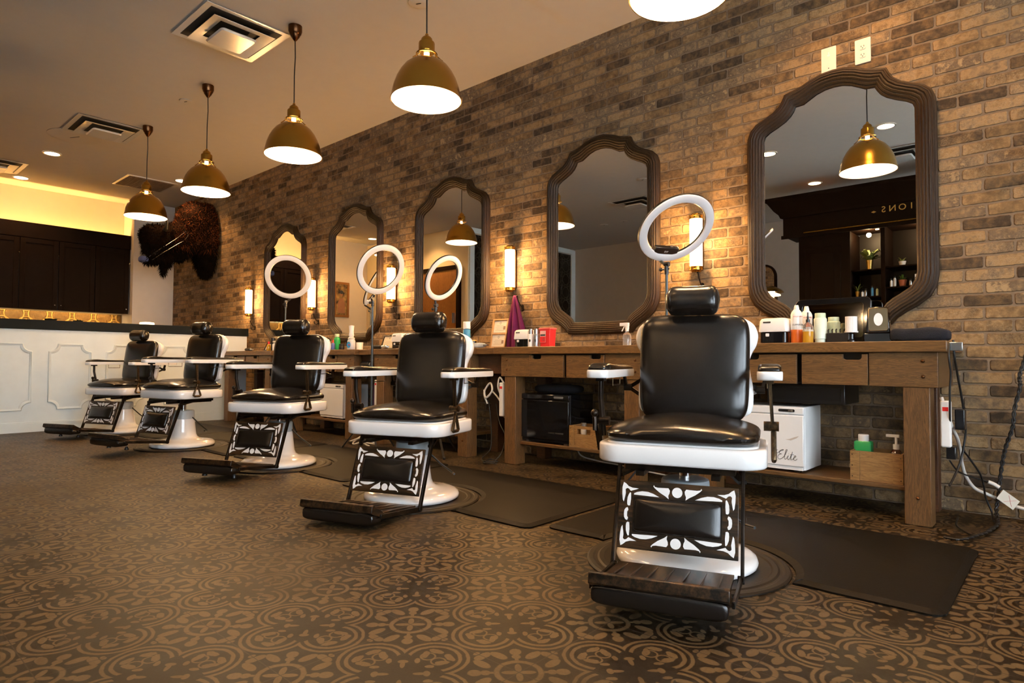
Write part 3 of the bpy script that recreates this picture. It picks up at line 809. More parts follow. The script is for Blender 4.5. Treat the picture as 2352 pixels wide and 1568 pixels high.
    pan = up(MB().prism([(-.213, -L / 2), (.213, -L / 2), (.213, L / 2), (-.213, L / 2)], -.006, .006, fm()).build('ornate_panel', M['panel'], t, bevel=.002))
    U = .213; Vh = L / 2
    shapes = [[(.93, .96), (.89, .92), (.84, .84), (.77, .80), (.66, .79), (.72, .75), (.80, .70), (.82, .74), (.84, .77), (.87, .78), (.895, .74), (.892, .68), (.888, .62), (.895, .54), (.915, .36), (.935, .42), (.948, .6), (.952, .8)],
              [(.40, .93), (.385, .88), (.33, .86), (.22, .865), (.15, .87), (.125, .80), (.13, .72), (.15, .64), (.14, .54), (.20, .62), (.30, .72), (.38, .83), (.41, .89)],
              [(.74, .595), (.74, .635), (.69, .68), (.60, .715), (.50, .71), (.40, .66), (.30, .575), (.45, .58), (.6, .59)],
              [(.795, .64), (.81, .655), (.83, .60), (.85, .50), (.855, .38), (.85, .28), (.83, .245), (.80, .255), (.79, .45)]]
    b = MB()
    for sh in shapes:
        for sx in (-1, 1):
            for sy in (-1, 1):
                b.prism([(x * sx * U, y * sy * Vh * .97) for x, y in sh], .0055, .0085, fm())
    for sy in (-1, 1): b.prism([(.083 * U * 1.05 * math.cos(a), sy * .73 * Vh + .083 * U * 1.05 * math.sin(a)) for a in [2 * PI * k / 24 for k in range(24)]], .0055, .0085, fm())
    for sx in (-1, 1): b.prism([(sx * x * U, y * Vh) for x, y in ((.84, .19), (.87, .17), (.895, .1), (.9, 0), (.895, -.1), (.87, -.17), (.84, -.19), (.825, -.12), (.845, -.06), (.845, .06), (.825, .12))], .0055, .0085, fm())
    b.build('white_ornament', M['enamel'], pan)
    MB().prism(rrect(.745 * U, .515 * Vh, .008), .004, .010, fm()).build('cushion_rim', M['iron'], pan)
    MB().sell(.735 * U, .50 * Vh, .022, .8, .16, mtx=fm(.008), nu=64, nv=20).build('leg_cushion', M['leather'], pan, angle=80)
    # foot plate with raised ribs
    A = Vector((0, -.30, .062)); B = Vector((0, -.66, .102)); 
    b = MB().bar(A, B, .40, .010)
    for k in range(7):
        x = -.165 + k * .055; b.bar(A + Vector((x, -.03, .006)), B + Vector((x, .06, .006)), .006, .007)
    up(b.build('foot_plate', M['footplate'], t, bevel=.0015))
    sec = [(-.595, .090), (-.63, .112), (-.70, .152), (-.712, .150), (-.718, .118), (-.705, .110), (-.62, .075)]
    vs = [(x, y, z) for x in (-.208, .208) for y, z in sec]; n = len(sec)
    up(MB().add(vs, [tuple(range(n)), tuple(range(2 * n - 1, n - 1, -1))] + [(i, n + i, n + (i + 1) % n, (i + 1) % n) for i in range(n)]).build('toe_bar', M['footplate'], t, bevel=.003))
    up(MB().sell(.204, .046, .034, .45, .14, (0, -.662, .082), nu=48, nv=16).build('toe_cushion', M['leather'], t, angle=80))
    for x, y in ((-.14, -.58), (.11, -.58)):
        f = up(MB().cyl(.006, .03, .075, Tm((x, y, 0)), 12).build('foot_stud', M['chrome'], t)); MB().lathe([(0, .012), (.017, .012), (.018, .018), (.011, .034), (.008, .040), (0, .040)], 20, Tm((x, y, 0))).build('rubber_foot', M['black'], f)
    return t
def back_cushion(bt):
    # rounded upholstered slab standing in x,z
    b = MB(); sg = lambda w, e: math.copysign(abs(w) ** e, w); vs = []; nu, nv = 72, 22
    for j in range(nv + 1):
        ph = -PI / 2 + PI * j / nv
        for i in range(nu):
            th = 2 * PI * i / nu
            c = abs(math.cos(ph)) ** .42
            x = .231 * c * sg(math.cos(th), .31); z = .233 * c * sg(math.sin(th), .31); y = (-.052 if ph > 0 else -.036) * sg(math.sin(ph), .75)
            x = x * (.985 + .02 * z / .23) + .014
            vs.append((x, y, z + .235))
    fs = [(j * nu + i, j * nu + (i + 1) % nu, (j + 1) * nu + (i + 1) % nu, (j + 1) * nu + i) for j in range(nv) for i in range(nu)]
    return b.add(vs, fs, bt)
def headrest():
    b = MB(); vs = []; nu, nv = 40, 40
    for j in range(nv + 1):
        s_ = -1 + 2 * j / nv
        e = (1 - abs(s_) ** 6) ** .5 if abs(s_) < 1 else 0
        for i in range(nu):
            th = 2 * PI * i / nu; sad = .90 + .10 * min(1, abs(s_) * 1.1) ** 2
            y = .060 * math.copysign(abs(math.cos(th)) ** .85, math.cos(th)) * e * sad; z = .068 * math.copysign(abs(math.sin(th)) ** .85, math.sin(th)) * e * sad
            vs.append((s_ * .113 + .014, y, z))
    fs = [(j * nu + i, j * nu + (i + 1) % nu, (j + 1) * nu + (i + 1) % nu, (j + 1) * nu + i) for j in range(nv) for i in range(nu)]
    b.add(vs, fs, Tm((0, .160, 1.064), (R(-10), 0, 0)))
    for sx in (-1, 1): b.tube([(sx * .088 + .014, .160 + .0515 * math.cos(a), 1.064 + .0585 * math.sin(a)) for a in [2 * PI * k / 24 for k in range(24)]], .0025, 5, closed=True)
    return b
def arm_tray():
    b = MB(); o = []
    L0, L1, w = .345, -.225, .044
    out = rrect(w, (L0 - L1) / 2, .03, 6, (0, (L0 + L1) / 2))
    return b.prism(out, .736, .768, bev=.005)
def arm_pad():
    return MB().sell(.041, .278, .018, .75, .22, (0, .06, .771), nu=48, nv=14, fn=lambda x, y, z: (x, y, z + (.010 * math.exp(-((y + .20) / .09) ** 2) if z > 0 else 0)))
def cylx(x0, x1, y, z, r):
    m = MB().cyl(r, 0, x1 - x0, Tm((x0, y, z), (0, R(90), 0)), 16); return m.v, m.f

ch = make_chair('nearest barber chair, black leather with white enamel, seen almost head on')
ch.location = (-1.177, -1.822, 0); ch.rotation_euler = (0, 0, R(19.6))
for x, y, th, lift, lab in ((-2.890, -1.825, 20.3, -.028, 'second nearest barber chair, in front of the middle mirror'),
        (-4.542, -1.772, 22.8, -.003, 'middle barber chair of the row of five'),
        (-6.155, -1.862, 14.0, .034, 'fourth barber chair, raised high on its pedestal'),
        (-7.80, -1.863, 22.3, .003, 'farthest barber chair, closest to the panelled bar')):
    copy(ch, (x, y, 0), R(th), lab, lift=lift)

# rubber rings and mats
t0 = thing('pedestal_mat', 'round dark rubber ring under the nearest barber chair', 'floor mat', (-1.177, -1.822, 0), group='round rubber pedestal rings')
MB().lathe([(0, .001), (.392, .001), (.392, .006), (.384, .011), (.368, .012), (.360, .0085), (.350, .0085), (.342, .012), (.325, .012), (.318, .0085), (.30, .008), (0, .008)], 72).build('ring_disc', M['rubberring'], t0, angle=20)
for x, y, lab in ((-2.890, -1.825, 'round dark rubber ring under the second nearest chair'), (-4.542, -1.772, 'round dark rubber ring under the middle chair'), (-6.155, -1.862, 'round dark rubber ring under the raised fourth chair'), (-7.81, -1.86, 'round dark rubber ring under the farthest chair')):
    copy(t0, (x, y, 0), label=lab)
def mat(x0, x1, cx, cy, label, y0=-1.80, y1=-.83):
    r = .405; pts = []
    r1 = .05
    def corner(px, py, a0):
        return [(px + r1 * math.cos(R(a0 + 90 * k / 5)), py + r1 * math.sin(R(a0 + 90 * k / 5))) for k in range(6)]
    pts += corner(x1 - r1, y1 - r1, 0) + corner(x0 + r1, y1 - r1, 90) + corner(x0 + r1, y0 + r1, 180)
    dy = y0 - cy; dx = math.sqrt(max(0, r * r - dy * dy))
    a_s = math.atan2(dy, -dx); a_e = math.atan2(dy, dx)
    if a_s < 0: a_s += 2 * PI
    if a_e < 0: a_e += 2 * PI
    if a_e > a_s: a_e -= 2 * PI
    pts += [(cx - dx - .12, y0), (cx - dx - .03, y0 + .008)]
    for k in range(25):
        a = a_s + (a_e - a_s) * k / 24; pts.append((cx + r * math.cos(a), cy + r * math.sin(a)))
    pts += [(cx + dx + .03, y0 + .008), (cx + dx + .12, y0)]
    pts += corner(x1 - r1, y0 + r1, 270)
    bm = bmesh.new(); n = len(pts)
    me = bpy.data.meshes.new('floor_mat')
    vb = [bm.verts.new((p[0], p[1], .001)) for p in pts]
    f = bm.faces.new(vb)
    ext = bmesh.ops.extrude_face_region(bm, geom=[f]); vv = [g for g in ext['geom'] if isinstance(g, bmesh.types.BMVert)]
    for v_ in vv: v_.co.z = .007
    tf = [g for g in ext['geom'] if isinstance(g, bmesh.types.BMFace)]
    ins = bmesh.ops.inset_region(bm, faces=tf, thickness=.028, depth=0)
    for v_ in {v for f_ in tf for v in f_.verts}: v_.co.z = .017
    bmesh.ops.recalc_face_normals(bm, faces=bm.faces)
    for f_ in bm.faces: f_.smooth = False
    bm.to_mesh(me); bm.free(); me.materials.append(M['rubber'])
    o = bpy.data.objects.new('floor_mat', me); COL.objects.link(o); tag(o, label, 'floor mat', 'black anti fatigue mats')
    return o
mat(-1.915, -.315, -1.177, -1.822, 'black rubber mat beside the nearest chair, at lower right')
mat(-3.545, -1.955, -2.890, -1.825, 'black rubber mat between the two nearest chairs', -1.885, -.91)
mat(-5.22, -3.58, -4.542, -1.772, 'black rubber mat around the middle chair', -1.83, -.88)
mat(-6.86, -5.26, -6.155, -1.862, 'black rubber mat around the raised fourth chair', -1.86, -.88)
mat(-8.44, -6.90, -7.81, -1.86, 'black rubber mat around the farthest chair', -1.88, -.9)

# ------------------------------------------------------------------ bar
t = thing('bar_counter', 'white panelled reception bar with black top at left', 'bar counter', (-8.53, 0, 0))
MB().box(-.16, 0, -4.0, -.15, 0, 1.125).build('bar_body', M['barwhite'], t)
MB().box(-.34, .02, -4.02, -.135, 1.125, 1.232).build('bar_top', M['barcap'], t, bevel=.006)
MB().box(0, .014, -4.0, -.15, 0, .10).box(0, .008, -4.0, -.15, .10, .112).build('plinth', M['barwhite'], t, bevel=.002)
for k in range(5):
    yc = -1.078 - .5585 * k; w = .2075; z0, z1 = .234, .972; r_ = .085; s_ = .018
    def path(d):
        w_ = w - d; a0, a1 = z0 + d, z1 - d; rr = r_ + d * .2
        pts = []
        for (cy_, cz_, st) in ((w_, a1, 270), (-w_, a1, 0), (-w_, a0, 90), (w_, a0, 180)):
            arc = [(cy_ + rr * math.cos(R(st - 90 * q / 6)), cz_ + rr * math.sin(R(st - 90 * q / 6))) for q in range(7)]
            pts += [(yc + p[0], p[1]) for p in arc]
        return pts
    # keep point order: concave arcs centred on each corner
    b = MB(); rings = []
    for d, h in ((0, .001), (.002, .010), (.008, .014), (.014, .008), (.022, .008), (.027, .001)):
        pts = []
        w_ = w - d; a0, a1 = z0 + d, z1 - d; rr = r_
        for (sy, cz_, st, en) in ((1, a1, 270, 180), (-1, a1, 360, 270), (-1, a0, 90, 0), (1, a0, 180, 90)):
            for q in range(7):
                a = R(st + (en - st) * q / 6); pts.append((yc + sy * w_ + rr * math.cos(a), cz_ + rr * math.sin(a)))
        rings.append([(h, p[0], p[1]) for p in pts])
    n = len(rings[0]); vs = [v for rg in rings for v in rg]
    fs = [(q * n + i, q * n + (i + 1) % n, (q + 1) * n + (i + 1) % n, (q + 1) * n + i) for q in range(5) for i in range(n)]
    b.add(vs, fs).build('panel_moulding', M['barwhite'], t, angle=60)

# ------------------------------------------------------------------ alcove cabinets
FX = -11.76
for k in range(5):
    ya = -.65 - .49 * k; yb = ya - .486
    labs = ['rightmost dark cabinet door unit below the amber cove', 'dark cabinet unit, second from the right in the alcove', 'dark cabinet unit, third from the right in the alcove', 'dark cabinet unit at left edge of the photo', 'dark cabinet unit of the alcove seen in the leftmost mirror', 'last dark cabinet unit at far end of the alcove']
    t = thing('wall_cabinet', labs[k], 'cabinet', (FX, (ya + yb) / 2, 1.555), group='dark alcove wall cabinets')
    MB().box(-.34, -.02, -.243, .243, .036, .85).box(-.04, -.021, -.245, .245, .001, .036).build('cabinet_body', M['espressodark'], t)
    d = MB().box(-.02, 0, -.240, .240, 0, 1.07).build('door', M['espresso'], t, bevel=.002)
    MB().box(0, .010, -.240, -.175, 0, 1.07).box(0, .010, .175, .240, 0, 1.07).box(0, .010, -.175, .175, 0, .065).box(0, .010, -.175, .175, 1.005, 1.07).build('door_rail', M['espresso'], d, bevel=.002)
    ky = -.205 if k % 2 == 1 else .205
    if k == 0: ky = .205
    MB().add(*sphere((.025, ky, .075), .012)).build('knob', M['chrome'], d)
o = MB().box(-.02, .012, -3.10, -.635, 2.635, 2.865).box(-.06, -.021, -3.10, -.635, 2.41, 2.86).build('cabinet_frieze', M['espresso'], bevel=.004); o.location = (FX, 0, 0); tag(o, 'long dark frieze board above the alcove cabinets', 'frieze board')
o = MB().box(-12.128, -12.116, -3.6, -.64, .95, 1.553).build('tin_backsplash', M['tin']); tag(o, 'embossed gold tin backsplash below the dark cabinets', 'backsplash')
t = thing('base_counter', 'dark counter run behind the white bar', 'counter', (-12.12, 0, 0))
MB().box(0, .58, -3.6, -.64, 0, .90).build('counter_body', M['espresso'], t); MB().box(0, .60, -3.62, -.635, .90, .94).build('counter_top', M['barcap'], t)
# cove strip
t = thing('cove_light', 'hidden amber cove light above the dark cabinets', 'cove light', (-11.98, -2.1, 2.42))
MB().box(-.02, .02, -.95, 1.42, 0, .02).build('light_strip', emis('lit cove strip', (1, .58, .16), 18), t)
L = bpy.data.lights.new('cove', 'AREA'); L.shape = 'RECTANGLE'; L.size = .06; L.size_y = 2.3; L.energy = 26; L.color = (1, .54, .16)
o = bpy.data.objects.new('cove_lamp', L); COL.objects.link(o); o.parent = t; o.location = (0, .22, .03); o.rotation_euler = (PI, 0, 0)
t = thing('under_cabinet_light', 'warm light glowing under the dark cabinets on the gold tin', 'cabinet light', (-11.98, -1.9, 1.588))
MB().box(-.02, .02, -1.15, 1.15, -.010, 0).build('light_strip', emis('lit cabinet strip', (1, .66, .25), 2), t)
L = bpy.data.lights.new('under', 'AREA'); L.shape = 'RECTANGLE'; L.size = .05; L.size_y = 2.2; L.energy = 5; L.color = (1, .62, .25)
o = bpy.data.objects.new('cabinet_lamp', L); COL.objects.link(o); o.parent = t; o.location = (0, 0, -.02)
# small things on the bar / back counter
def leafy(b, c, n, L, w, rise=1.0, seed=1, mi=0):
    rnd = random.Random(seed)
    for k in range(n):
        a = rnd.uniform(0, 2 * PI); l = L * rnd.uniform(.6, 1); e = rnd.uniform(.3, 1.2) * rise
        d = Vector((math.cos(a), math.sin(a), 0)); sd = Vector((-d.y, d.x, 0)) * w / 2; p = Vector(c)
        pts = [p, p + d * l * .4 + Vector((0, 0, l * .5 * e)), p + d * l * .8 + Vector((0, 0, l * .7 * e)), p + d * l + Vector((0, 0, l * .62 * e))]
        b.add([pts[0] - sd * .3, pts[0] + sd * .3, pts[1] + sd, pts[1] - sd, pts[2] + sd * .8, pts[2] - sd * .8, pts[3]], [(0, 1, 2, 3), (3, 2, 4, 5), (5, 4, 6)], None, mi)
    return b
t = thing('potted_plant', 'low green plant with long leaves behind the bar top', 'potted plant', (-8.72, -2.35, 1.232))
MB().lathe([(0, 0), (.05, 0), (.06, .02), (.055, .025), (0, .025)], 20).build('saucer', M['barcap'], t); leafy(MB(), (0, 0, .01), 16, .14, .022, .25, 3).build('leaves', M['plant'], t)
t = thing('potted_plant', 'small pale green plant right of the other one behind the bar', 'potted plant', (-8.74, -2.08, 1.232))
MB().lathe([(0, 0), (.04, 0), (.05, .02), (0, .02)], 20).build('saucer', M['barcap'], t); leafy(MB(), (0, 0, .008), 14, .09, .02, .35, 5).build('leaves', M['plantlime'], t)
t = thing('desk_lamp', 'small glowing cream lamp top behind the bar near the pier', 'lamp', (-8.78, -1.33, 1.232))
MB().cyl(.03, 0, .01, seg=20).build('lamp_base', M['brass'], t); MB().lathe([(0, .012), (.085, .012), (.08, .035), (.03, .042), (0, .042)], 28).build('lamp_shade', M['lampshade'], t)

# ------------------------------------------------------------------ bison head
bx = -10.09
t = thing('bison_head', 'mounted shaggy brown bison head on the far brick wall', 'animal head', (bx, 0, 0))
bm = bmesh.new()
def blob(c, r, rot=(0, 0, 0)):
    bmesh.ops.create_icosphere(bm, subdivisions=3, radius=1, matrix=Tm(c, rot, r))
blobs = [((0, -.10, 2.72), (.33, .22, .52)), ((0, -.26, 2.86), (.31, .28, .38)), ((0, -.08, 2.45), (.25, .16, .36)), ((0, -.42, 2.66), (.25, .26, .27)), ((0, -.58, 2.62), (.22, .22, .23)),
         ((0, -.78, 2.56), (.21, .22, .24)), ((0, -.90, 2.60), (.17, .13, .18)), ((0, -.84, 2.40), (.14, .15, .18)), ((0, -.90, 2.30), (.10, .09, .10)), ((0, -.68, 2.33), (.12, .12, .16)), ((0, -.70, 2.20), (.06, .05, .15)),
         ((0, -.12, 2.26), (.14, .08, .17)), ((0, -.50, 2.44), (.14, .16, .14))]
for c, r in blobs: blob(c, r)
for v_ in bm.verts: v_.co.y = min(v_.co.y, -.014)
me = bpy.data.meshes.new('head_body'); bm.to_mesh(me); bm.free(); me.materials.append(M['hide'])
hb = bpy.data.objects.new('head_body', me); COL.objects.link(hb); hb.parent = t
rm = hb.modifiers.new('r', 'REMESH'); rm.mode = 'VOXEL'; rm.voxel_size = .025; rm.use_smooth_shade = True
rnd = random.Random(5); fb = MB()
for c, r in blobs:
    cnt = int(24000 * (r[0] * r[1] + r[1] * r[2] + r[0] * r[2]))
    for k in range(cnt):
        d = Vector((rnd.gauss(0, 1), rnd.gauss(0, 1), rnd.gauss(0, 1))).normalized()
        p = Vector((c[0] + d.x * r[0], c[1] + d.y * r[1], c[2] + d.z * r[2]))
        if p.y > -.01: continue
        inside = False
        for c2, r2 in blobs:
            if c2 is c: continue
            q = ((p.x - c2[0]) / r2[0]) ** 2 + ((p.y - c2[1]) / r2[1]) ** 2 + ((p.z - c2[2]) / r2[2]) ** 2
            if q < .86: inside = True; break
        if inside: continue
        nn = Vector((d.x / r[0], d.y / r[1], d.z / r[2])).normalized()
        low = p.z < 2.5
        ln_ = rnd.uniform(.03, .07) * (1.3 if low else .7)
        dr = (nn * .55 + Vector((rnd.uniform(-.4, .4), rnd.uniform(-.35, .35), -.9 if low else -.45 + rnd.uniform(-.8, .8)))).normalized()
        sd = dr.cross(nn)
        if sd.length < .01: sd = Vector((1, 0, 0))
        sd = sd.normalized() * .0042
        brown = (p.y > -.62 and p.z > 2.52 + rnd.uniform(-.12, .12)) and rnd.random() < .85
        p = p - nn * .01; tip = p + dr * ln_
        if tip.y > -.004: tip.y = -.004
        fb.add([p - sd, p + sd, p + dr * ln_ * .6 + sd * .8, p + dr * ln_ * .6 - sd * .8, tip], [(0, 1, 2, 3), (3, 2, 4)], None, 0 if brown else 1)
fur = fb.build('fur', [M['furbrown'], M['furblack']], t, merge=False)
for sx in (-1, 1):
    MB().tube([(sx * .15, -.74, 2.70), (sx * .24, -.75, 2.72), (sx * .285, -.76, 2.79), (sx * .27, -.77, 2.87)], .03, 12, radii=[.034, .03, .02, .004]).build('horn', M['horn'], t)
    MB().sell(.02, .012, .02, 1, 1, (sx * .165, -.87, 2.56), nu=12, nv=8).build('eye', M['blackgloss'], t)
MB().sell(.075, .04, .05, .8, .8, (0, -.955, 2.29), nu=20, nv=12).build('muzzle', M['horn'], t)
t2 = thing('face_mask', 'blue cloth face mask looped over the bison muzzle', 'face mask', (bx, 0, 0))
MB().sell(.095, .065, .048, .7, .8, (0, -.965, 2.26), nu=28, nv=14).build('mask_cloth', M['maskblue'], t2)
for sx in (-1, 1):
    MB().tube([(sx * .095, -.93, 2.29), (sx * .17, -.80, 2.42), (sx * .245, -.62, 2.58), (sx * .27, -.50, 2.70), (sx * .28, -.46, 2.66), (sx * .26, -.50, 2.58)], .0028, 5).tube([(sx * .09, -.90, 2.235), (sx * .17, -.76, 2.37), (sx * .25, -.58, 2.52), (sx * .26, -.52, 2.56)], .0028, 5).build('ear_loop', M['silver'], t2)
bpy.context.view_layer.update()

# ------------------------------------------------------------------ ring lights
def ring_light(name_label, c, r, nrm, base, box=False, a0=95):
    n = Vector(nrm).normalized(); c = Vector(c)
    t = thing('ring_light', name_label, 'ring light', (base[0], base[1], 0), group='ring lights on black stands')
    o = Vector((base[0], base[1], 0))
    xx = Vector((0, 0, 1)).cross(n).normalized(); yy = n.cross(xx)
    m4 = Matrix.Identity(4)
    for i in range(3): m4[i][0] = xx[i]; m4[i][1] = yy[i]; m4[i][2] = n[i]; m4[i][3] = (c - o)[i]
    ri = r * .765
    MB().lathe([(ri, -.008), (r, -.008), (r + .001, -.004), (r + .001, .004), (r, .006), (ri, .006), (ri - .001, .004), (ri - .001, -.004), (ri, -.008)], 72, m4, cap=False).build('ring_housing', M['blackmetal'], t, angle=40)
    MB().lathe([(ri + .001, .0055), (ri + .004, .012), (ri + .012, .0155), (r - .012, .0155), (r - .004, .012), (r - .001, .0055)], 72, m4, cap=False).build('ring_diffuser', M['diffuser'], t, angle=40)
    low = (c - o) - yy * (r + .005)
    pz = low.z - .075
    MB().rod((0, 0, pz), (0, 0, pz - .40), .009, 14).rod((0, 0, pz - .38), (0, 0, .32), .012, 14).build('pole', M['poleblack'], t)
    MB().rod((0, 0, pz - .03), (0, 0, pz + .03), .014, 14).tube([(0, 0, pz + .02), tuple(low * .5 + Vector((0, 0, (pz + .03) * .5))), tuple(low)], .010, 10).rod((-.035, 0, pz + .005), (.02, 0, pz + .005), .006).add(*sphere((-.04, 0, pz + .005), .013)).add(*cylx(-.012, .018, 0, pz + .035, .016)).build('tilt_clamp', M['black'], t)
    MB().cyl(.02, .30, .36, seg=16).cyl(.018, .66, .70, seg=16).build('pole_collar', M['black'], t)
    for k in range(3):
        a = R(a0 + 120 * k)
        MB().bar((0.015 * math.cos(a), .015 * math.sin(a), .33), (.27 * math.cos(a), .27 * math.sin(a), .015), .016, .010, side=(-math.sin(a), math.cos(a), 0)).bar((.01 * math.cos(a), .01 * math.sin(a), .14), (.13 * math.cos(a), .13 * math.sin(a), .185), .010, .006, side=(-math.sin(a), math.cos(a), 0)).add(*sphere((.275 * math.cos(a), .275 * math.sin(a), .014), .013)).build('tripod_leg', M['black'], t)
    if box:
        cb = MB().box(-.085, .085, -ri + .0, -ri + .05, -.018, .012, m4); cb.build('control_box', M['black'], t, bevel=.004)
        vs, fs = text_mesh('DIY', .018); MB().add([(v[0], v[1] - ri + .02, .0125 + v[2]) for v in vs], fs, m4).build('control_lettering', M['white'], t)
        MB().rod(m4 @ Vector((.03, -ri + .05, 0)), m4 @ Vector((.03, -ri + .06, 0)), .008).rod(m4 @ Vector((.055, -ri + .05, 0)), m4 @ Vector((.055, -ri + .062, 0)), .006).build('control_knob', M['silver'], t)
    return t
ring_light('nearest and largest looking ring light, overlapping a lit sconce', (-1.850, -.58, 1.638), .249, (.609, -.348, -.713), (-1.917, -.58), True)
ring_light('ring light with a thin stand in front of the middle mirror', (-3.971, -.62, 1.503), .205, (.889, .088, -.449), (-4.068, -.62))
ring_light('ring light overlapping the second mirror from the left and a sconce', (-4.604, -.80, 1.613), .236, (.897, -.054, -.438), (-4.722, -.80))
ring_light('leftmost ring light, in front of the leftmost mirror', (-6.631, -.585, 1.742), .257, (.657, -.622, -.425), (-6.679, -.585), a0=0)

# ------------------------------------------------------------------ under-counter appliances
def script_strokes(sc, w):
    """hand drawn cursive letters as thin ribbons (local x,z plane)"""
    E_ = [(0.2, .95), (.02, .8), (.05, .62), (.25, .66), (.55, .95), (.75, 1.0), (.70, .9), (.52, .85), (.38, .72), (.42, .58), (.58, .56), (.40, .50), (.24, .35), (.22, .15), (.36, .04), (.56, .1), (.74, .26)]
    l_ = [(.74, .26), (.92, .5), (1.08, .86), (1.12, 1.0), (1.02, .98), (.90, .6), (.86, .2), (.92, .06), (1.04, .14)]
    i_ = [(1.04, .14), (1.22, .45), (1.17, .2), (1.2, .06), (1.32, .14)]
    t_ = [(1.32, .14), (1.5, .5), (1.62, .85), (1.5, .4), (1.46, .15), (1.52, .06), (1.62, .14)]
    e_ = [(1.62, .14), (1.86, .34), (1.93, .45), (1.84, .5), (1.74, .3), (1.76, .1), (1.88, .05), (2.05, .2)]
    b = MB()
    for st in (E_, l_, i_, t_, e_, [(1.40, .56), (1.74, .58)], [(1.25, .62), (1.27, .65)]):
        cr = []
        for i in range(len(st) - 1):
            p0 = st[max(0, i - 1)]; p1 = st[i]; p2 = st[i + 1]; p3 = st[min(len(st) - 1, i + 2)]
            for q in range(6):
                s_ = q / 6
                cr.append(tuple(.5 * (2 * p1[j] + (p2[j] - p0[j]) * s_ + (2 * p0[j] - 5 * p1[j] + 4 * p2[j] - p3[j]) * s_ ** 2 + (3 * p1[j] - p0[j] - 3 * p2[j] + p3[j]) * s_ ** 3) for j in (0, 1)))
        cr.append(st[-1])
        b.tube([(p[0] * sc, 0, p[1] * sc) for p in cr], w, 5)
    return b
def towel_warmer(loc, w, h, d, mat, mat2, label, name, wr=None):
    t = thing(name, label, 'towel warmer', loc)
    MB().prism(rrect(w / 2, d / 2, .012, 3, (w / 2, d / 2 + .02)), .014, h).build('cabinet_body', mat, t, bevel=.003)
    dr = MB().box(.004, w - .004, 0, .02, .035, h - .048).build('door', mat, t, bevel=.005)
    MB().box(.002, w - .002, .002, .022, h - .044, h - .002).build('top_panel', mat, t, bevel=.006)
    MB().prism(rrect(.045, .008, .007, 4), 0, .003, Tm((w - .095, .002, h - .022), (R(90), 0, 0))).build('handle', mat2, t)
    MB().box(w - .085, w - .06, -.003, .0, h - .027, h - .017).build('latch', M['silver'], t)
    MB().box(.01, w - .01, .008, .02, .014, .034).build('base_strip', mat, t)
    for x in (.04, w - .06): MB().box(x, x + .03, .02, .05, 0, .016).box(x, x + .03, d - .03, d, 0, .016).build('foot', mat2, t)
    return t, dr
t, dr = towel_warmer((-1.60, -.452, .178), .462, .372, .30, M['white'], M['black'], 'white towel warmer cabinet with script lettering on the lower shelf', 'towel_warmer')
o = script_strokes(.058, .0011).build('lettering', M['ink'], dr); o.location = (.305, -.001, .068)
vs = [(0, 0), (.02, .003), (.05, .016), (.075, .024), (.06, .01), (.03, -.004)]; MB().prism(vs, 0, .001, Tm((.36, -.0005, .185), (R(90), 0, 0))).build('feather_mark', simple('feather print', (.55, .47, .40), .5), dr)
t, dr = towel_warmer((-3.245, -.45, .178), .465, .375, .30, M['blackgloss'], M['silver'], 'glossy black towel warmer on the lower shelf left of the nearest chair', 'towel_warmer')
vs, fs = text_mesh('TOWEL WARMER', .017, spacing=1.1); MB().add([(v[0] + .345, -.0008 - v[2], v[1] + .085) for v in vs], fs).build('lettering', M['silver'], dr)
towel_warmer((-6.16, -.45, .178), .45, .37, .30, M['white'], M['black'], 'white towel warmer on the shelf behind the middle chair', 'towel_warmer')
t, dr = towel_warmer((-8.02, -.45, .178), .33, .22, .26, M['black'], M['silver'], 'dark appliance on the shelf of the farthest workstation', 'shelf_appliance')
t['category'] = 'appliance'
o = MB().sell(.19, .12, .035, .6, .5, (0, 0, .035)).build('folded_towel', M['towelblack']); o.location = (-3.0, -.28, .553); tag(o, 'black towel folded on top of the black towel warmer', 'towel')
t = thing('storage_drawer', 'black box hanging under the rightmost counter above the white warmer', 'storage box', (-1.36, -.40, .57))
MB().box(0, .42, 0, .30, 0, .112).build('box_body', M['black'], t, bevel=.004); MB().box(.02, .40, -.006, 0, .02, .09).build('box_front', M['blackmetal'], t)
def crate(loc, w, d, h, label):
    t = thing('wooden_crate', label, 'crate', loc)
    MB().box(0, w, 0, d, 0, .01).build('bottom', M['crate'], t)
    for y, nm in ((0, 'front_board'), (d - .012, 'back_board')):
        MB().box(.02, w - .02, y + .002, y + .012, .01, h * .62).box(.02, .07, y + .002, y + .012, h * .62, h).box(w - .07, w - .02, y + .002, y + .012, h * .62, h).box(.07, w - .07, y + .002, y + .012, h * .86, h).build(nm, M['crate'], t)
    for x in (0, w - .012): MB().box(x, x + .012, 0, d, .01, h).build('side_board', M['crate'], t)
    for x in (0, w - .04): MB().box(x, x + .04, -.004, .002, .0, h).build('corner_batten', M['crate'], t)
    for x in (.012, w - .012):
        for z in (.02, h / 2, h - .02): MB().add(*sphere((x, -.004, z), .003, 8, 5)).build('nail', M['iron'], t)
    return t
crate((-2.772, -.45, .179), .255, .20, .155, 'wooden crate with hand slot beside the black towel warmer')
t = thing('wooden_crate', 'wooden crate at right end of the lower shelf holding bottles', 'crate', (-.905, -.45, .179))
w, d, h = .245, .20, .155
MB().box(0, w, 0, d, 0, .01).build('bottom', M['crate'], t); MB().box(0, w, 0, .012, .01, h).build('front_board', M['crate'], t); MB().box(0, w, d - .012, d, .01, h).build('back_board', M['crate'], t)
for x in (0, w - .012): MB().box(x, x + .012, .012, d - .012, .01, h).build('side_board', M['crate'], t)
for x in (0, w - .045): MB().box(x, x + .045, -.005, 0, 0, h).build('corner_batten', M['crate'], t)
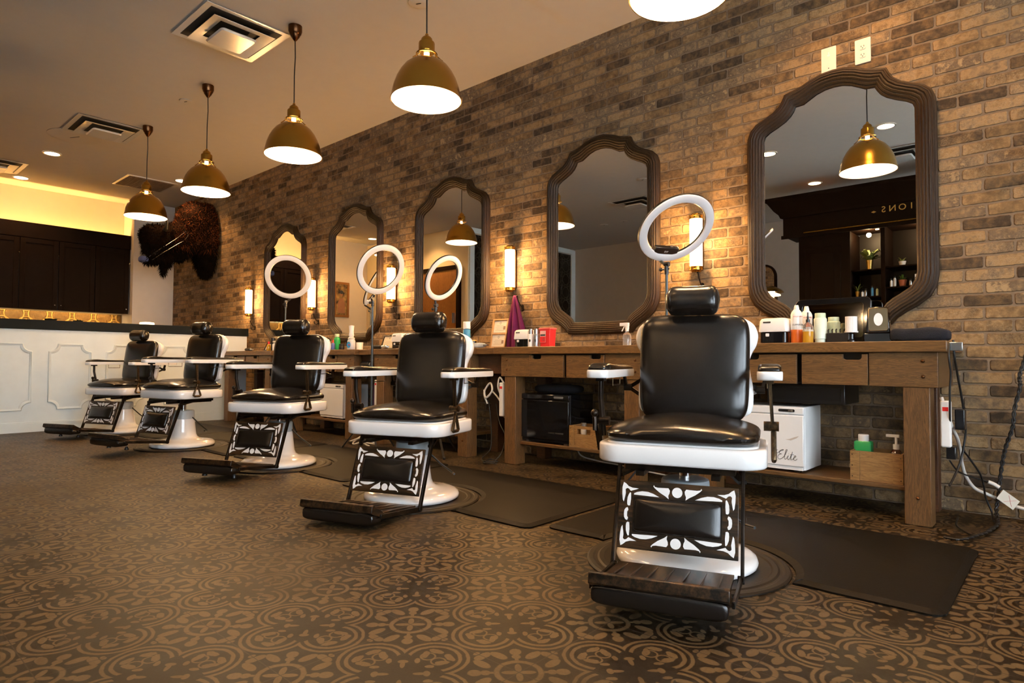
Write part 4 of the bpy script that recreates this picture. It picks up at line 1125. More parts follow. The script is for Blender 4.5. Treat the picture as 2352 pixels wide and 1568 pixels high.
for x in (.010, w - .010):
    for z in (.02, h / 2, h - .02): MB().add(*sphere((x, -.005, z), .003, 8, 5)).build('nail', M['iron'], t)
def bottle(loc, label, body, cap, r=.03, h=.14, name='bottle', cat='bottle', capr=.6, caph=.03, shoulder=.25, group=None, square=False):
    t = thing(name, label, cat, loc, group=group)
    if square: MB().prism(rrect(r, r * .7, .008), 0, h, bev=.006).build('bottle_body', body, t)
    else: MB().lathe([(0, 0), (r * .9, 0), (r, .006), (r, h * (1 - shoulder)), (r * .9, h * (1 - shoulder * .5)), (r * .55, h * .97), (r * .5, h), (0, h)], 28).build('bottle_body', body, t)
    MB().lathe([(0, h * .985), (r * capr, h * .985), (r * capr, h + caph * .9), (r * capr * .9, h + caph), (0, h + caph)], 24).build('bottle_cap', cap, t)
    return t
bottle((-.86, -.36, .19), 'green square bottle with white cap in the right crate', M['green'], M['white'], .042, .19, capr=.62, caph=.035, square=True)
t = thing('pump_bottle', 'brown pump bottle with white pump head in the right crate', 'pump bottle', (-.705, -.37, .19))
MB().lathe([(0, 0), (.034, 0), (.036, .01), (.036, .13), (.02, .155), (.014, .16), (0, .16)], 24).build('bottle_body', simple('brown bottle', (.05, .02, .01), .2), t)
MB().cyl(.015, .158, .185, seg=16).cyl(.006, .185, .225, seg=10).box(-.045, .014, -.009, .009, .222, .236).build('pump_head', M['white'], t)
bottle((-2.71, -.36, .19), 'small bottle with clear cap, left one in the slotted crate', M['white'], M['clear'], .022, .13, caph=.03, capr=.9)
bottle((-2.60, -.36, .19), 'small bottle with clear cap, right one in the slotted crate', M['silver'], M['clear'], .022, .13, caph=.03, capr=.9)
t = crate((-8.30, -.45, .179), .24, .20, .15, 'wooden crate on the shelf of the farthest workstation')
for k in range(5):
    t = thing('box_file', 'grey ring binder standing on the farthest workstation shelf', 'binder', (-7.62 + .062 * k, -.42, .179), group='grey binders on the farthest shelf')
    MB().box(0, .056, 0, .24, 0, .27).build('binder_cover', simple('grey board', (.10, .11, .12), .6), t, bevel=.002); MB().box(.012, .044, -.001, 0, .17, .24).build('spine_label', M['paper'], t)

# ------------------------------------------------------------------ things on the counters
CT = .912
def sterilizer(x, y, lab, w=.155, group=None):
    t = thing('towel_steamer', lab, 'small appliance', (x, y, CT), group='white and black hot lather machines')
    k = w / .155
    MB().prism(rrect(.072 * k, .055, .02), 0, .066 * k, bev=.006).build('machine_base', M['blackgloss'], t)
    b = MB(); vs = []
    rs = [(.078, .06, .064), (.079, .061, .070), (.074, .057, .125), (.066, .05, .137), (.05, .038, .14)]
    n = 0
    for hx, hy, z in rs:
        o = rrect(hx * k, hy, .02, 6); n = len(o); vs += [(p[0], p[1], z * k) for p in o]
    fs = [(q * n + i, q * n + (i + 1) % n, (q + 1) * n + (i + 1) % n, (q + 1) * n + i) for q in range(len(rs) - 1) for i in range(n)] + [tuple(reversed(range(n))), tuple((len(rs) - 1) * n + i for i in range(n))]
    b.add(vs, fs).build('machine_hood', M['white'], t, angle=45)
    MB().box(-.05 * k, -.01 * k, -.0605, -.058, .112 * k, .120 * k).build('name_plate', M['ink'], t)
    MB().prism(rrect(.010, .009, .004), 0, .004, Tm((-.03, -.055, .05), (R(90), 0, 0))).build('nozzle', M['white'], t)
    return t
sterilizer(-1.305, -.40, 'white and black lather machine at left of the cans below the largest mirror', .165)
sterilizer(-3.262, -.38, 'white and black lather machine between the purple towel and the red container', .155)
sterilizer(-4.84, -.38, 'white and black lather machine behind the second nearest chair', .17)
def bent(body, size, r, z, ang0=0, **kw):
    vs, fs = text_mesh(body, size, **kw)
    return [((r + v[2]) * math.sin(v[0] / r + ang0), -(r + v[2]) * math.cos(v[0] / r + ang0), z + v[1]) for v in vs], fs
def spray_can(x, y, lab, full=True):
    t = thing('spray_can', lab, 'spray can', (x, y, CT), group='orange and white spray cans')
    MB().lathe([(0, 0), (.030, 0), (.0315, .004), (.0315, .078), (0, .078)], 32).build('can_lower', M['orange'], t)
    MB().lathe([(.0313, .078), (.0315, .079), (.0315, .165), (.026, .180), (.017, .192), (.015, .194), (0, .194)], 32).build('can_upper', M['white'], t, angle=50)
    MB().lathe([(0, .192), (.014, .192), (.015, .200), (.011, .216), (.010, .219), (0, .22)], 20).build('nozzle', M['white'], t)
    vs, fs = bent('CLIPPERCIDE', .0125, .0319, .105, ang0=.65); MB().add(vs, fs).build('lettering', M['ink'], t)
    vs, fs = bent('KILLS HIV-1', .011, .0319, .152, ang0=.65); MB().add(vs, fs).build('warning_text', M['redink'], t)
    return t
spray_can(-1.186, -.41, 'orange and white spray can in front, right of the lather machine'); spray_can(-1.165, -.30, 'orange and white spray can standing behind the oil bottle')
t = thing('oil_bottle', 'clear spray bottle with amber oil and black top', 'oil bottle', (-1.113, -.45, CT))
MB().lathe([(0, 0), (.026, 0), (.0275, .005), (.0275, .075), (0, .075)], 28).build('liquid', M['amber'], t)
MB().lathe([(0, .0755), (.0275, .0755), (.028, .085), (.024, .10), (.012, .112), (.010, .118), (0, .118)], 28).build('bottle_neck', M['clear'], t)
MB().cyl(.011, .116, .132, seg=16).cyl(.006, .132, .150, seg=12).cyl(.0045, .150, .172, seg=10).build('sprayer', M['black'], t)
MB().lathe([(.0279, .064), (.028, .065), (.028, .073), (.0279, .074)], 28, cap=False).build('paper_band', M['paper'], t)
def jar(x, y, lab, h, r, mt):
    t = thing('plastic_bottle', lab, 'bottle', (x, y, CT), group='pale mint plastic bottles')
    MB().lathe([(0, 0), (r * .86, 0), (r * .88, h * .12), (r, h * .14), (r, h * .80), (r * .86, h * .84), (0, h * .84)], 32).build('bottle_body', mt, t)
    MB().lathe([(0, h * .835), (r * .84, h * .835), (r * .84, h * .98), (r * .8, h), (0, h)], 28).build('bottle_cap', M['mint'], t)
jar(-1.062, -.40, 'taller pale mint bottle right of the amber oil', .168, .0335, simple('pale mint', (.66, .76, .66), .4)); jar(-1.022, -.29, 'shorter pale green bottle in front of the black table mirror', .15, .034, M['mint'])
t = thing('clipper_rack', 'black rack of clipper guards in front of the table mirror', 'clipper rack', (-.968, -.38, CT))
MB().box(-.058, .058, -.04, .04, 0, .055).build('rack_body', M['black'], t, bevel=.003)
for k in range(6): MB().tube([(-.05 + k * .02, -.03, .055), (-.05 + k * .02, -.032, .072), (-.045 + k * .02, -.036, .075)], .0035, 6).build('guard', M['black'], t)
t = thing('neck_strip_holder', 'white ribbed neck strip roll on a black stand', 'neck strip roll', (-.905, -.40, CT))
MB().lathe([(0, 0), (.026, 0), (.026, .01), (.017, .02), (.017, .045), (.028, .055), (0, .055)], 24).build('stand', M['blackgloss'], t)
b = MB()
rl = [(.0285 + .0012 * (k % 2)) for k in range(60)]
vs = [(rl[k] * math.cos(2 * PI * k / 60), rl[k] * math.sin(2 * PI * k / 60), z) for z in (.062, .142) for k in range(60)]
b.add(vs, [(k, (k + 1) % 60, 60 + (k + 1) % 60, 60 + k) for k in range(60)] + [tuple(range(59, -1, -1)), tuple(range(60, 120))]).cyl(.034, .055, .062, seg=32).build('paper_roll', M['white'], t, angle=10)
t = thing('neck_dispenser', 'dark bronze dispenser box with an oval opening showing white paper', 'paper dispenser', (-.785, -.33, CT), R(14))
MB().box(-.075, .065, -.05, .06, 0, .05).build('dispenser_base', M['blackgloss'], t, bevel=.004)
b = MB(); vs = [(-.062, -.055, .05), (.05, -.055, .05), (.062, .055, .05), (-.062, .055, .05), (-.052, -.045, .19), (.038, -.045, .19), (.05, .05, .19), (-.052, .05, .19)]
b.add(vs, [(3, 2, 1, 0), (4, 5, 6, 7), (0, 1, 5, 4), (1, 2, 6, 5), (2, 3, 7, 6), (3, 0, 4, 7)]).build('dispenser_hood', M['blackgloss'], t, bevel=.006)
fm2 = Tm((-.006, -.0525, .122), (R(86), 0, 0))
MB().prism(rrect(.046, .062, .01), -.002, .004, fm2, bev=.003).build('face_plate', simple('bronze plate', (.30, .23, .14), .2, .95), t)
b = MB().prism([(.021 * math.cos(a), .034 * math.sin(a)) for a in [2 * PI * k / 32 for k in range(32)]], .003, .006, fm2); b.build('paper_opening', M['white'], t)
o = MB().sell(.128, .09, .036, .45, .3, (0, 0, .036), nu=48, nv=14, fn=lambda x, y, z: (x, y, z + .004 * math.sin(x * 40) * (z > 0))).build('folded_towel', M['towelblack']); o.location = (-.595, -.33, CT); tag(o, 'black folded towel at the right end of the long countertop', 'towel')
t = thing('table_mirror', 'black framed table mirror standing behind the bottles', 'table mirror', (-1.065, -.17, CT), rot=(R(-6), 0, 0))
b = MB(); O = rrect(.205, .135, .03, 8, (0, .137)); I = rrect(.165, .100, .015, 8, (0, .137)); n = len(O)
vs = [(p[0], -.012, p[1]) for p in O] + [(p[0], -.012, p[1]) for p in I] + [(p[0], .012, p[1]) for p in O] + [(p[0], .012, p[1]) for p in I]
fs = []
for k in range(n):
    j = (k + 1) % n; fs += [(k, j, n + j, n + k), (2 * n + j, 2 * n + k, 3 * n + k, 3 * n + j), (k, 2 * n + k, 2 * n + j, j), (n + k, n + j, 3 * n + j, 3 * n + k)]
b.add(vs, fs).build('mirror_frame', M['blackgloss'], t, bevel=.003)
MB().add([(p[0], -.006, p[1]) for p in I], [tuple(range(n))]).build('mirror_glass', simple('smoked glass', (.25, .25, .25), .05, 1.0, var=0), t)
# red sharps container
t = thing('sharps_container', 'bright red sharps container with biohazard label on the counter', 'sharps container', (-3.035, -.38, CT))
b = MB(); vs = [(x * k, y * k, z) for z, k in ((0, .88), (.135, 1.0)) for x, y in ((-.052, -.04), (.052, -.04), (.052, .04), (-.052, .04))]
b.add(vs, [(3, 2, 1, 0), (4, 5, 6, 7), (0, 1, 5, 4), (1, 2, 6, 5), (2, 3, 7, 6), (3, 0, 4, 7)]).build('container_body', M['red'], t, bevel=.004)
MB().box(-.056, .056, -.044, .044, .134, .148).build('container_lid', simple('red lid', (.80, .12, .10), .3), t, bevel=.004)
lm = Tm((-.015, -.0415, .08), (R(87), 0, 0))
MB().prism(rrect(.028, .045, .002), 0, .0015, lm).build('label_plate', simple('pale label', (.80, .45, .42), .5), t)
MB().box(-.024, .024, .004, .018, .0015, .002, lm).build('label_bar', M['ink'], t)
b = MB()
for k in range(3):
    a = R(90 + 120 * k); c_ = (.008 + .006 * math.cos(a), -.022 + .006 * math.sin(a))
    pts = [(c_[0] + .006 * math.cos(a + R(q)), c_[1] + .006 * math.sin(a + R(q)), .002) for q in range(-140, 141, 20)]
    b.tube([tuple(lm @ Vector(p)) for p in pts], .0012, 4)
b.build('biohazard_mark', M['ink'], t); MB().box(-.027, .027, -.044, -.0, .0016, .0018, lm).build('label_red', M['red'], t)
for x, mt, lab in ((-3.165, M['white'], 'white slim can with silver top beside the lather machine'), (-3.110, M['silver'], 'silver slim can left of the red container')):
    t = thing('aerosol_can', lab, 'aerosol can', (x, -.43, CT), group='pair of slim aerosol cans')
    MB().lathe([(0, 0), (.0205, 0), (.0215, .004), (.0215, .095), (.019, .102), (0, .102)], 24).build('can_body', mt, t); MB().lathe([(0, .10), (.017, .10), (.018, .125), (.016, .142), (0, .144)], 20).build('can_cap', M['silver'], t)
    MB().prism([(.008 * math.cos(a), .011 * math.sin(a)) for a in [2 * PI * k / 16 for k in range(16)]], 0, .001, Tm((0.008, -.0208, .05), (R(90), 0, R(20)))).build('can_mark', M['ink'], t)
def spray_bottle(x, y, lab, s=1, lblmat=None):
    t = thing('spray_bottle', lab, 'spray bottle', (x, y, CT), group='clear trigger spray bottles')
    MB().lathe([(0, 0), (.028 * s, 0), (.030 * s, .005), (.030 * s, .075 * s), (.022 * s, .092 * s), (.011 * s, .10 * s), (.011 * s, .108 * s), (0, .108 * s)], 28).build('bottle_body', M['clear'], t)
    MB().lathe([(0, .002), (.024 * s, .002), (.025 * s, .05 * s), (0, .05 * s)], 24).build('liquid', simple('water', (.85, .88, .86), .05, trans=.8, var=0), t)
    MB().cyl(.013 * s, .105 * s, .125 * s, seg=16).box(-.055 * s, .014 * s, -.010 * s, .010 * s, .142 * s, .165 * s).box(-.010 * s, .012 * s, -.010 * s, .010 * s, .12 * s, .146 * s).bar((-.02 * s, 0, .142 * s), (-.042 * s, 0, .105 * s), .010 * s, .006 * s, side=(0, 1, 0)).build('trigger_head', M['white'], t, bevel=.002)
    return t
spray_bottle(-2.352, -.34, 'clear spray bottle with pale trigger at left of the nearest chair back', 1.0)
t = thing('spray_bottle', 'tall clear misting bottle with blue and red label behind middle chair', 'spray bottle', (-5.60, -.43, CT), group='clear trigger spray bottles')
MB().lathe([(0, 0), (.04, 0), (.042, .006), (.042, .09), (.034, .105), (.036, .12), (.02, .135), (0, .135)], 28).build('bottle_body', simple('misty plastic', (.55, .56, .58), .2), t)
MB().lathe([(0, .133), (.022, .133), (.028, .15), (.022, .19), (.026, .235), (.028, .25), (0, .255)], 24).build('spray_head', M['white'], t)
MB().prism([(.022 * math.cos(a), .033 * math.sin(a)) for a in [2 * PI * k / 20 for k in range(20)]], 0, .002, Tm((.012, -.040, .05), (R(90), 0, R(25)))).build('label_plate', M['blue'], t); MB().box(-.014, .020, -.0445, -.0435, .045, .055, Tm(rot=(0, 0, .2))).build('label_stripe', M['red'], t)
# certificates
def cert(x, y, lab, w, h, mt, two=False, lean=-12, rz=0):
    t = thing('certificate_frame', lab, 'framed certificate', (x, y, CT), rot=(R(lean), 0, R(rz)))
    MB().box(-w / 2, w / 2, -.012, 0, 0, .012).box(-w / 2, w / 2, -.012, 0, h - .014, h).box(-w / 2, -w / 2 + .014, -.012, 0, .012, h - .014).box(w / 2 - .014, w / 2, -.012, 0, .012, h - .014).build('frame', mt, t, bevel=.002)
    if two: MB().box(-w / 2 + .014, w / 2 - .014, -.012, 0, h * .47, h * .47 + .012).build('frame_rail', mt, t)
    MB().box(-w / 2 + .01, w / 2 - .01, -.003, -.001, .01, h - .01).build('backing', mt, t)
    zs = [(.018, h * .47 - .006), (h * .47 + .018, h - .02)] if two else [(.018, h - .02)]
    for z0, z1 in zs:
        p = MB().box(-w / 2 + .018, w / 2 - .018, -.005, -.003, z0, z1).build('certificate_paper', M['paper'], t)
        zc = z1 - .018; b = MB().tube([(.009 * math.cos(a), -.0055, zc + .009 * math.sin(a)) for a in [2 * PI * k / 16 for k in range(16)]], .0014, 4, closed=True)
        hh = z1 - z0
        for q in range(4): b.box(-w * (.28 - .05 * (q % 2)), w * (.28 - .06 * (q % 2)), -.0056, -.005, z0 + hh * (.18 + .13 * q), z0 + hh * (.18 + .13 * q) + .0015)
        b.build('print', M['ink'], p)
        if two: MB().box(w / 2 - .05, w / 2 - .026, -.0058, -.0052, z0 + hh * .25, z0 + hh * .55).build('small_photo', simple('photo print', (.22, .14, .10), .5), p)
    MB().bar((0, 0, h * .7), (0, .06, .004), .03, .004).build('easel_leg', mt, t)
    return t
cert(-3.80, -.13, 'light oak frame with two certificates, left of the purple towel', .175, .27, M['frameoak'], True, rz=4)
cert(-5.30, -.20, 'dark framed certificate leaning behind the hair clippers', .24, .165, M['iron'], lean=-18, rz=-4)
cert(-7.66, -.30, 'small black framed certificate on the farthest counter', .20, .12, M['iron'], lean=-25, rz=-6)
# purple towel on hook
b = MB(); vs = []; nx, nz_ = 28, 26
for j in range(nz_ + 1):
    s_ = j / nz_; z = 1.375 - s_ * (1.375 - .917)
    half = .006 + .098 * min(1, s_ * 1.25) ** .85
    for i in range(nx + 1):
        u = -1 + 2 * i / nx
        x = u * half * (1.12 if u > 0 else .95) + .012 * s_; y = -.075 + .02 * s_ - (.022 * s_ + .006) * math.cos(u * 7.5 + s_ * .6) - .03 * (1 - abs(u)) * s_ ** .5
        vs.append((x, y, z))
fs = [(j * (nx + 1) + i, j * (nx + 1) + i + 1, (j + 1) * (nx + 1) + i + 1, (j + 1) * (nx + 1) + i) for j in range(nz_) for i in range(nx)]
o = b.add(vs, fs).build('hanging_towel', M['purple'], angle=80); o.location = (-3.645, 0, 0); so = o.modifiers.new('s', 'SOLIDIFY'); so.thickness = .008
tag(o, 'purple towel hanging from a hook down to the counter', 'towel')
bottle((-3.985, -.33, CT), 'blue aerosol can with white cap right of the second chair headrest', M['blue'], M['white'], .033, .175, name='aerosol_can', cat='aerosol can', capr=.96, caph=.06, shoulder=.1)
bottle((-4.06, -.24, CT), 'dark trigger bottle behind the second nearest chair', M['black'], M['black'], .03, .15, name='trigger_bottle', capr=.7, caph=.06)
t = thing('cup', 'small dark glass cup behind the clippers', 'cup', (-3.86, -.37, CT)); MB().lathe([(0, 0), (.026, 0), (.028, .07), (.025, .07), (.023, .006), (0, .006)], 24).build('cup_body', M['blackgloss'], t); MB().lathe([(.028, .06), (.0285, .061), (.0285, .069), (.028, .07)], 24, cap=False).build('gold_rim', M['gold'], t)
def clipper(x, y, rz, lab, mt):
    t = thing('hair_clipper', lab, 'hair clipper', (x, y, CT + .022), R(rz), group='hair clippers lying on the counters')
    MB().sell(.075, .022, .021, .7, .6, (0, 0, 0), nu=32, nv=14).build('clipper_body', mt, t); MB().box(.06, .095, -.02, .02, -.006, .008).build('blade', M['silver'], t, bevel=.002)
clipper(-3.735, -.44, 12, 'black and white patterned hair clipper lying left of the long countertop', simple('patterned shell', (.35, .37, .37), .4, var=.9)); clipper(-3.80, -.40, -15, 'black hair clipper lying beside the dark cup', M['black'])
clipper(-5.18, -.40, 10, 'black hair clipper lying before the dark framed certificate', M['black']); clipper(-5.05, -.42, -20, 'chrome hair clipper lying beside the ring light pole', M['silver'])
clipper(-7.95, -.40, 5, 'dark hair clipper lying on the farthest counter', M['black'])
bottle((-6.07, -.30, CT), 'green bottle behind the middle chair', M['green'], M['mint'], .036, .15, capr=.7)
bottle((-6.02, -.38, CT), 'small blue and red bottle beside the green one', simple('blue label bottle', (.08, .10, .30), .4), M['red'], .022, .08, capr=.4, caph=.03)
bottle((-5.90, -.35, CT), 'small dark jar near the misting bottle', M['black'], M['black'], .03, .05, capr=.95, caph=.015)
bottle((-7.38, -.42, CT), 'amber bottle on the farthest counter', M['amber'], M['red'], .024, .085, capr=.5)
bottle((-7.22, -.40, CT), 'white tub behind the middle chair at left', M['white'], M['paper'], .05, .10, capr=.95, caph=.02)
t = thing('canister', 'tall black canister on the farthest counter', 'canister', (-7.31, -.40, CT)); MB().cyl(.024, 0, .16, seg=24).build('canister_body', M['black'], t)
t = thing('brush_jar', 'jar of brown brushes on the farthest counter', 'brush jar', (-7.15, -.30, CT)); MB().cyl(.05, 0, .11, seg=24).build('jar_body', simple('pink label jar', (.45, .32, .34), .5), t)
MB().sell(.06, .05, .035, 1, 1, (0, 0, .135), nu=24, nv=12).build('bristles', simple('brown bristle', (.16, .06, .02), .9, bmp=.6), t)
t = thing('hair_brush', 'round black hair brush left of the green bottle', 'hair brush', (-6.20, -.36, CT)); MB().sell(.065, .05, .05, 1, 1, (0, 0, .10), nu=24, nv=14).build('brush_head', M['black'], t); MB().cyl(.05, 0, .065, seg=24).build('brush_cup', M['black'], t)
t = thing('white_cup', 'white mug reflected at the foot of the second mirror', 'mug', (-5.93, -.10, CT)); MB().lathe([(0, 0), (.035, 0), (.04, .09), (.036, .09), (.032, .006), (0, .006)], 28).build('mug_body', M['white'], t)
# hanging tools between stations
t = thing('hair_dryer', 'black hair dryer hanging between two workstations behind the middle chairs', 'hair dryer', (-5.30, -.455, .74))
MB().rod((0, 0, 0), (.0, -.0, -.12), .018, 14).rod((-.06, 0, .02), (.07, 0, .02), .032, 18).build('dryer_body', M['black'], t); MB().rod((.07, 0, .02), (.09, 0, .02), .024, 16).build('nozzle', M['silver'], t)
t = thing('comb', 'purple comb hanging beside the black hair dryer', 'comb', (-5.16, -.445, .68)); MB().box(-.009, .009, -.004, .004, 0, .15).build('comb_spine', simple('purple plastic', (.10, .02, .25), .4), t)
t = thing('salon_bag', 'dark purple bag hanging between the workstations', 'bag', (-5.22, -.345, .42)); MB().sell(.11, .05, .16, .7, .7, (0, 0, 0), nu=28, nv=16).build('bag_body', simple('purple bag', (.035, .008, .06), .6), t); MB().tube([(-.06, 0, .12), (-.03, -.01, .30), (0, -.02, .432), (.03, -.01, .30), (.06, 0, .12)], .008, 8).build('strap', M['black'], t)
# power strips & cords
def strip(x, y, z, h, lab, rz=0):
    t = thing('power_strip', lab, 'power strip', (x, y, z), rz)
    MB().prism(rrect(.022, .018, .008), 0, h, bev=.005).build('strip_body', M['white'], t); MB().box(-.012, .012, -.0195, -.018, h - .05, h - .03).build('switch', M['red'], t)
    return t
strip(-.472, -.478, .394, .225, 'white power strip on the side of the rightmost oak leg')
strip(-3.425, -.47, .36, .27, 'white power strip on the left leg of the long workstation')
strip(-5.135, -.44, .34, .27, 'white power strip on a leg behind the second nearest chair')
def cable(pts, r, mt, lab, name='loose_cable', twist=False):
    sp = smoothp(pts)
    b = MB()
    if twist:
        for ph in (0, PI):
            b.tube([p + Vector((r * math.cos(i * 1.1 + ph), -abs(r * math.sin(i * 1.1 + ph)), r * .3 * math.sin(i * 1.1 + ph))) for i, p in enumerate(sp)], r * .85, 6)
    else: b.tube(sp, r, 8)
    return tag(b.build(name, mt, angle=80), lab, 'cable', 'cords around the workstations')
cable([(-.490, -.478, .635), (-.480, -.482, .60), (-.472, -.475, .55), (-.462, -.42, .508), (-.455, -.36, .463), (-.448, -.28, .409), (-.447, -.2, .337), (-.448, -.14, .273), (-.436, -.1, .204), (-.403, -.08, .147), (-.357, -.07, .123), (-.312, -.06, .103), (-.268, -.05, .083), (-.204, -.05, .065), (-.05, -.05, .05)], .0085, M['cable'], 'thick white cord sweeping from the power strip to the right edge')
cable([(-.447, -.535, .895), (-.446, -.56, .83), (-.442, -.545, .757), (-.448, -.53, .676), (-.452, -.51, .581), (-.455, -.49, .519)], .0045, M['cord'], 'straight black cord dropping from the silver box to the power strip')
cable([(-.437, -.49, .915), (-.432, -.49, .83), (-.428, -.42, .735), (-.422, -.35, .631), (-.418, -.3, .545), (-.416, -.28, .46), (-.426, -.28, .376), (-.439, -.3, .3), (-.455, -.36, .242), (-.47, -.42, .198)], .005, M['cord'], 'black cord curving behind the white cord below the counter end')
cable([(-.426, -.28, .362), (-.399, -.22, .302), (-.37, -.17, .236), (-.359, -.14, .176), (-.353, -.12, .11), (-.330, -.11, .041), (-.322, -.16, .012), (-.30, -.30, .012), (-.337, -.572, .012), (-.378, -.578, .012), (-.442, -.435, .012), (-.46, -.22, .012)], .0045, M['cord'], 'thin black cord looping down to the tiles beside the rightmost leg')
cable([(-.47, -.4, .32), (-.448, -.3, .257), (-.402, -.2, .221), (-.345, -.1, .190)], .004, M['cord'], 'short black cord ending in a white sleeve by the brick wall')
cable([(-.345, -.09, .188), (-.325, -.085, .180), (-.300, -.08, .164)], .010, M['cable'], 'short white sleeve around the cord above the warning tag', name='cable_sleeve')
cable([(-.17, -.045, .90), (-.192, -.045, .813), (-.211, -.045, .734), (-.209, -.045, .684), (-.233, -.045, .57), (-.242, -.045, .476), (-.269, -.045, .381), (-.285, -.045, .301), (-.298, -.045, .199), (-.304, -.06, .121), (-.312, -.09, .05), (-.300, -.20, .018), (-.296, -.299, .014), (-.318, -.49, .014), (-.353, -.618, .014), (-.396, -.735, .014), (-.449, -.737, .014)], .006, M['cord'], 'twisted black cord along the wall at right edge', twist=True)
t = thing('cord_tag', 'white warning tag with a red cross wrapped around the cord', 'tag', (-.265, -.075, .105), rot=(R(80), R(38), R(25)))
MB().box(-.045, .045, -.028, .028, -.001, .001).build('tag_sheet', M['paper'], t); MB().bar((-.01, -.02, .0015), (.03, .02, .0015), .002, .001, side=(0, 0, 1)).bar((.03, -.02, .0015), (-.01, .02, .0015), .002, .001, side=(0, 0, 1)).build('red_cross', M['redink'], t)
t = thing('adapter_box', 'small silver box hooked on the right end of the countertop', 'adapter', (-.424, -.505, .862)); MB().box(-.028, .028, -.012, .012, 0, .042).build('adapter_body', M['silver'], t, bevel=.003)
t = thing('plug_adapter', 'black plug adapter at the back of the rightmost leg', 'plug', (-.425, -.38, .475)); MB().box(-.02, .02, -.03, .03, 0, .10).build('plug_body', M['black'], t, bevel=.004)
t = thing('plug_adapter', 'lower black plug behind the rightmost oak leg', 'plug', (-.455, -.40, .33)); MB().box(-.025, .015, -.03, .03, 0, .06).build('plug_body', M['black'], t, bevel=.004)
cable([(-3.60, -.40, .55), (-3.50, -.42, .48), (-3.45, -.44, .38), (-3.40, -.45, .34)], .007, M['cable'], 'white cord between the power strip and the second chair')
cable([(-3.425, -.45, .62), (-3.455, -.47, .67), (-3.475, -.47, .60), (-3.46, -.46, .54)], .007, M['cable'], 'white cord loop above the power strip left of the long workstation')
cable([(-3.66, -.44, .56), (-3.62, -.46, .50), (-3.55, -.46, .56), (-3.60, -.43, .62), (-3.66, -.44, .54), (-3.62, -.44, .45)], .008, M['cable'], 'tangled white cord beside the second chair back')
cable([(-3.62, -.43, .48), (-3.58, -.44, .3), (-3.54, -.48, .1), (-3.60, -.52, .012), (-3.48, -.60, .012), (-3.40, -.55, .012), (-3.52, -.50, .012), (-3.45, -.66, .012), (-3.36, -.62, .012)], .0045, M['cord'], 'thin dark cord coiled on the tiles left of the long workstation')
cable([(-3.56, -.40, .45), (-3.50, -.42, .3), (-3.42, -.44, .2), (-3.40, -.5, .08), (-3.42, -.56, .012), (-3.33, -.64, .012)], .004, M['cord'], 'second thin cord dangling by the coiled cord')
cable([(-2.88, -.20, .16), (-2.85, -.20, .08), (-2.7, -.18, .05), (-2.5, -.18, .04), (-2.2, -.2, .02), (-1.95, -.22, .015)], .006, M['cable'], 'white cord hanging low below the black towel warmer shelf')
cable([(-5.30, -.62, .012), (-5.18, -.70, .03), (-5.05, -.66, .08), (-5.10, -.58, .10), (-5.22, -.62, .03), (-5.08, -.74, .012), (-4.95, -.68, .05), (-4.92, -.60, .012), (-5.12, -.60, .012), (-4.86, -.72, .012)], .008, M['cable'], 'tangle of white cord on the floor near the middle ring light stand')
cable([(-2.15, -.62, .012), (-2.0, -.66, .03), (-1.85, -.60, .03), (-1.7, -.66, .012)], .005, M['cord'], 'thin black cord behind the foot panel of the nearest chair')
t = thing('power_strip', 'white power strip lying on the floor behind the nearest chair', 'power strip', (-1.98, -.60, .001)); MB().box(-.16, .16, -.025, .025, 0, .03).build('strip_body', M['white'], t, bevel=.005)
cable([(-7.05, -.50, .50), (-7.02, -.52, .35), (-7.08, -.55, .15), (-7.2, -.62, .02), (-7.4, -.72, .02)], .005, M['cord'], 'thin cord hanging beside the fourth chair')
cable([(-6.98, -.50, .48), (-6.93, -.53, .3), (-7.0, -.6, .08), (-7.25, -.70, .02)], .005, M['cord'], 'second thin cord hanging beside the fourth chair')

# ------------------------------------------------------------------ shop side seen in the mirrors
t = thing('shop_cabinet', 'tall dark display cabinet with gold lettering reflected in the largest mirror', 'display cabinet', (0, 0, 0))
yF = -5.40; yB = -5.98; xL = -3.18; xR = -.2
E_ = M['espresso']
MB().box(xL, xR, yB, yF + .02, 2.66, 2.98).build('frieze', E_, t, bevel=.004)
b = MB(); sec = [(0, 2.92), (.03, 2.93), (.05, 2.98), (.10, 3.03), (.17, 3.14), (.20, 3.16), (.20, 3.21), (0, 3.21)]
n = len(sec); vs = [(x - (h_ if x < -1 else 0), yF + .02 + h_, z) for x in (xL, xR) for h_, z in sec]
b.add(vs, [tuple(range(n)), tuple(range(2 * n - 1, n - 1, -1))] + [(i, n + i, n + (i + 1) % n, (i + 1) % n) for i in range(n)]).box(xL - .1, xR, yB, yF + .1, 3.19, 3.22).build('crown', E_, t)
MB().box(xL - .02, xR, yF + .02, yF + .045, 2.62, 2.67).build('lower_rail', E_, t); MB().rod((-2.87, yF + .09, 2.67), (xR, yF + .09, 2.67), .010).build('brass_rail', M['brass'], t)
MB().box(xL + .20, -2.30, yB, yF - .04, 0, 2.64).build('left_column', E_, t, bevel=.004)
dd = MB().box(xL + .29, -2.42, yF - .04, yF - .02, 1.35, 2.45).build('cabinet_door', E_, t, bevel=.003); MB().box(xL + .37, -2.50, yF - .02, yF - .008, 1.43, 2.37).build('door_panel', E_, dd, bevel=.006)
MB().box(-2.30, xR, yB - .02, yB, 0, 2.66).build('back_panel', M['espressodark'], t)
MB().box(-1.93, -1.88, yB, yF - .06, 1.6, 2.66).build('divider', E_, t); MB().box(-1.0, -.95, yB, yF - .06, 1.6, 2.66).build('divider', E_, t)
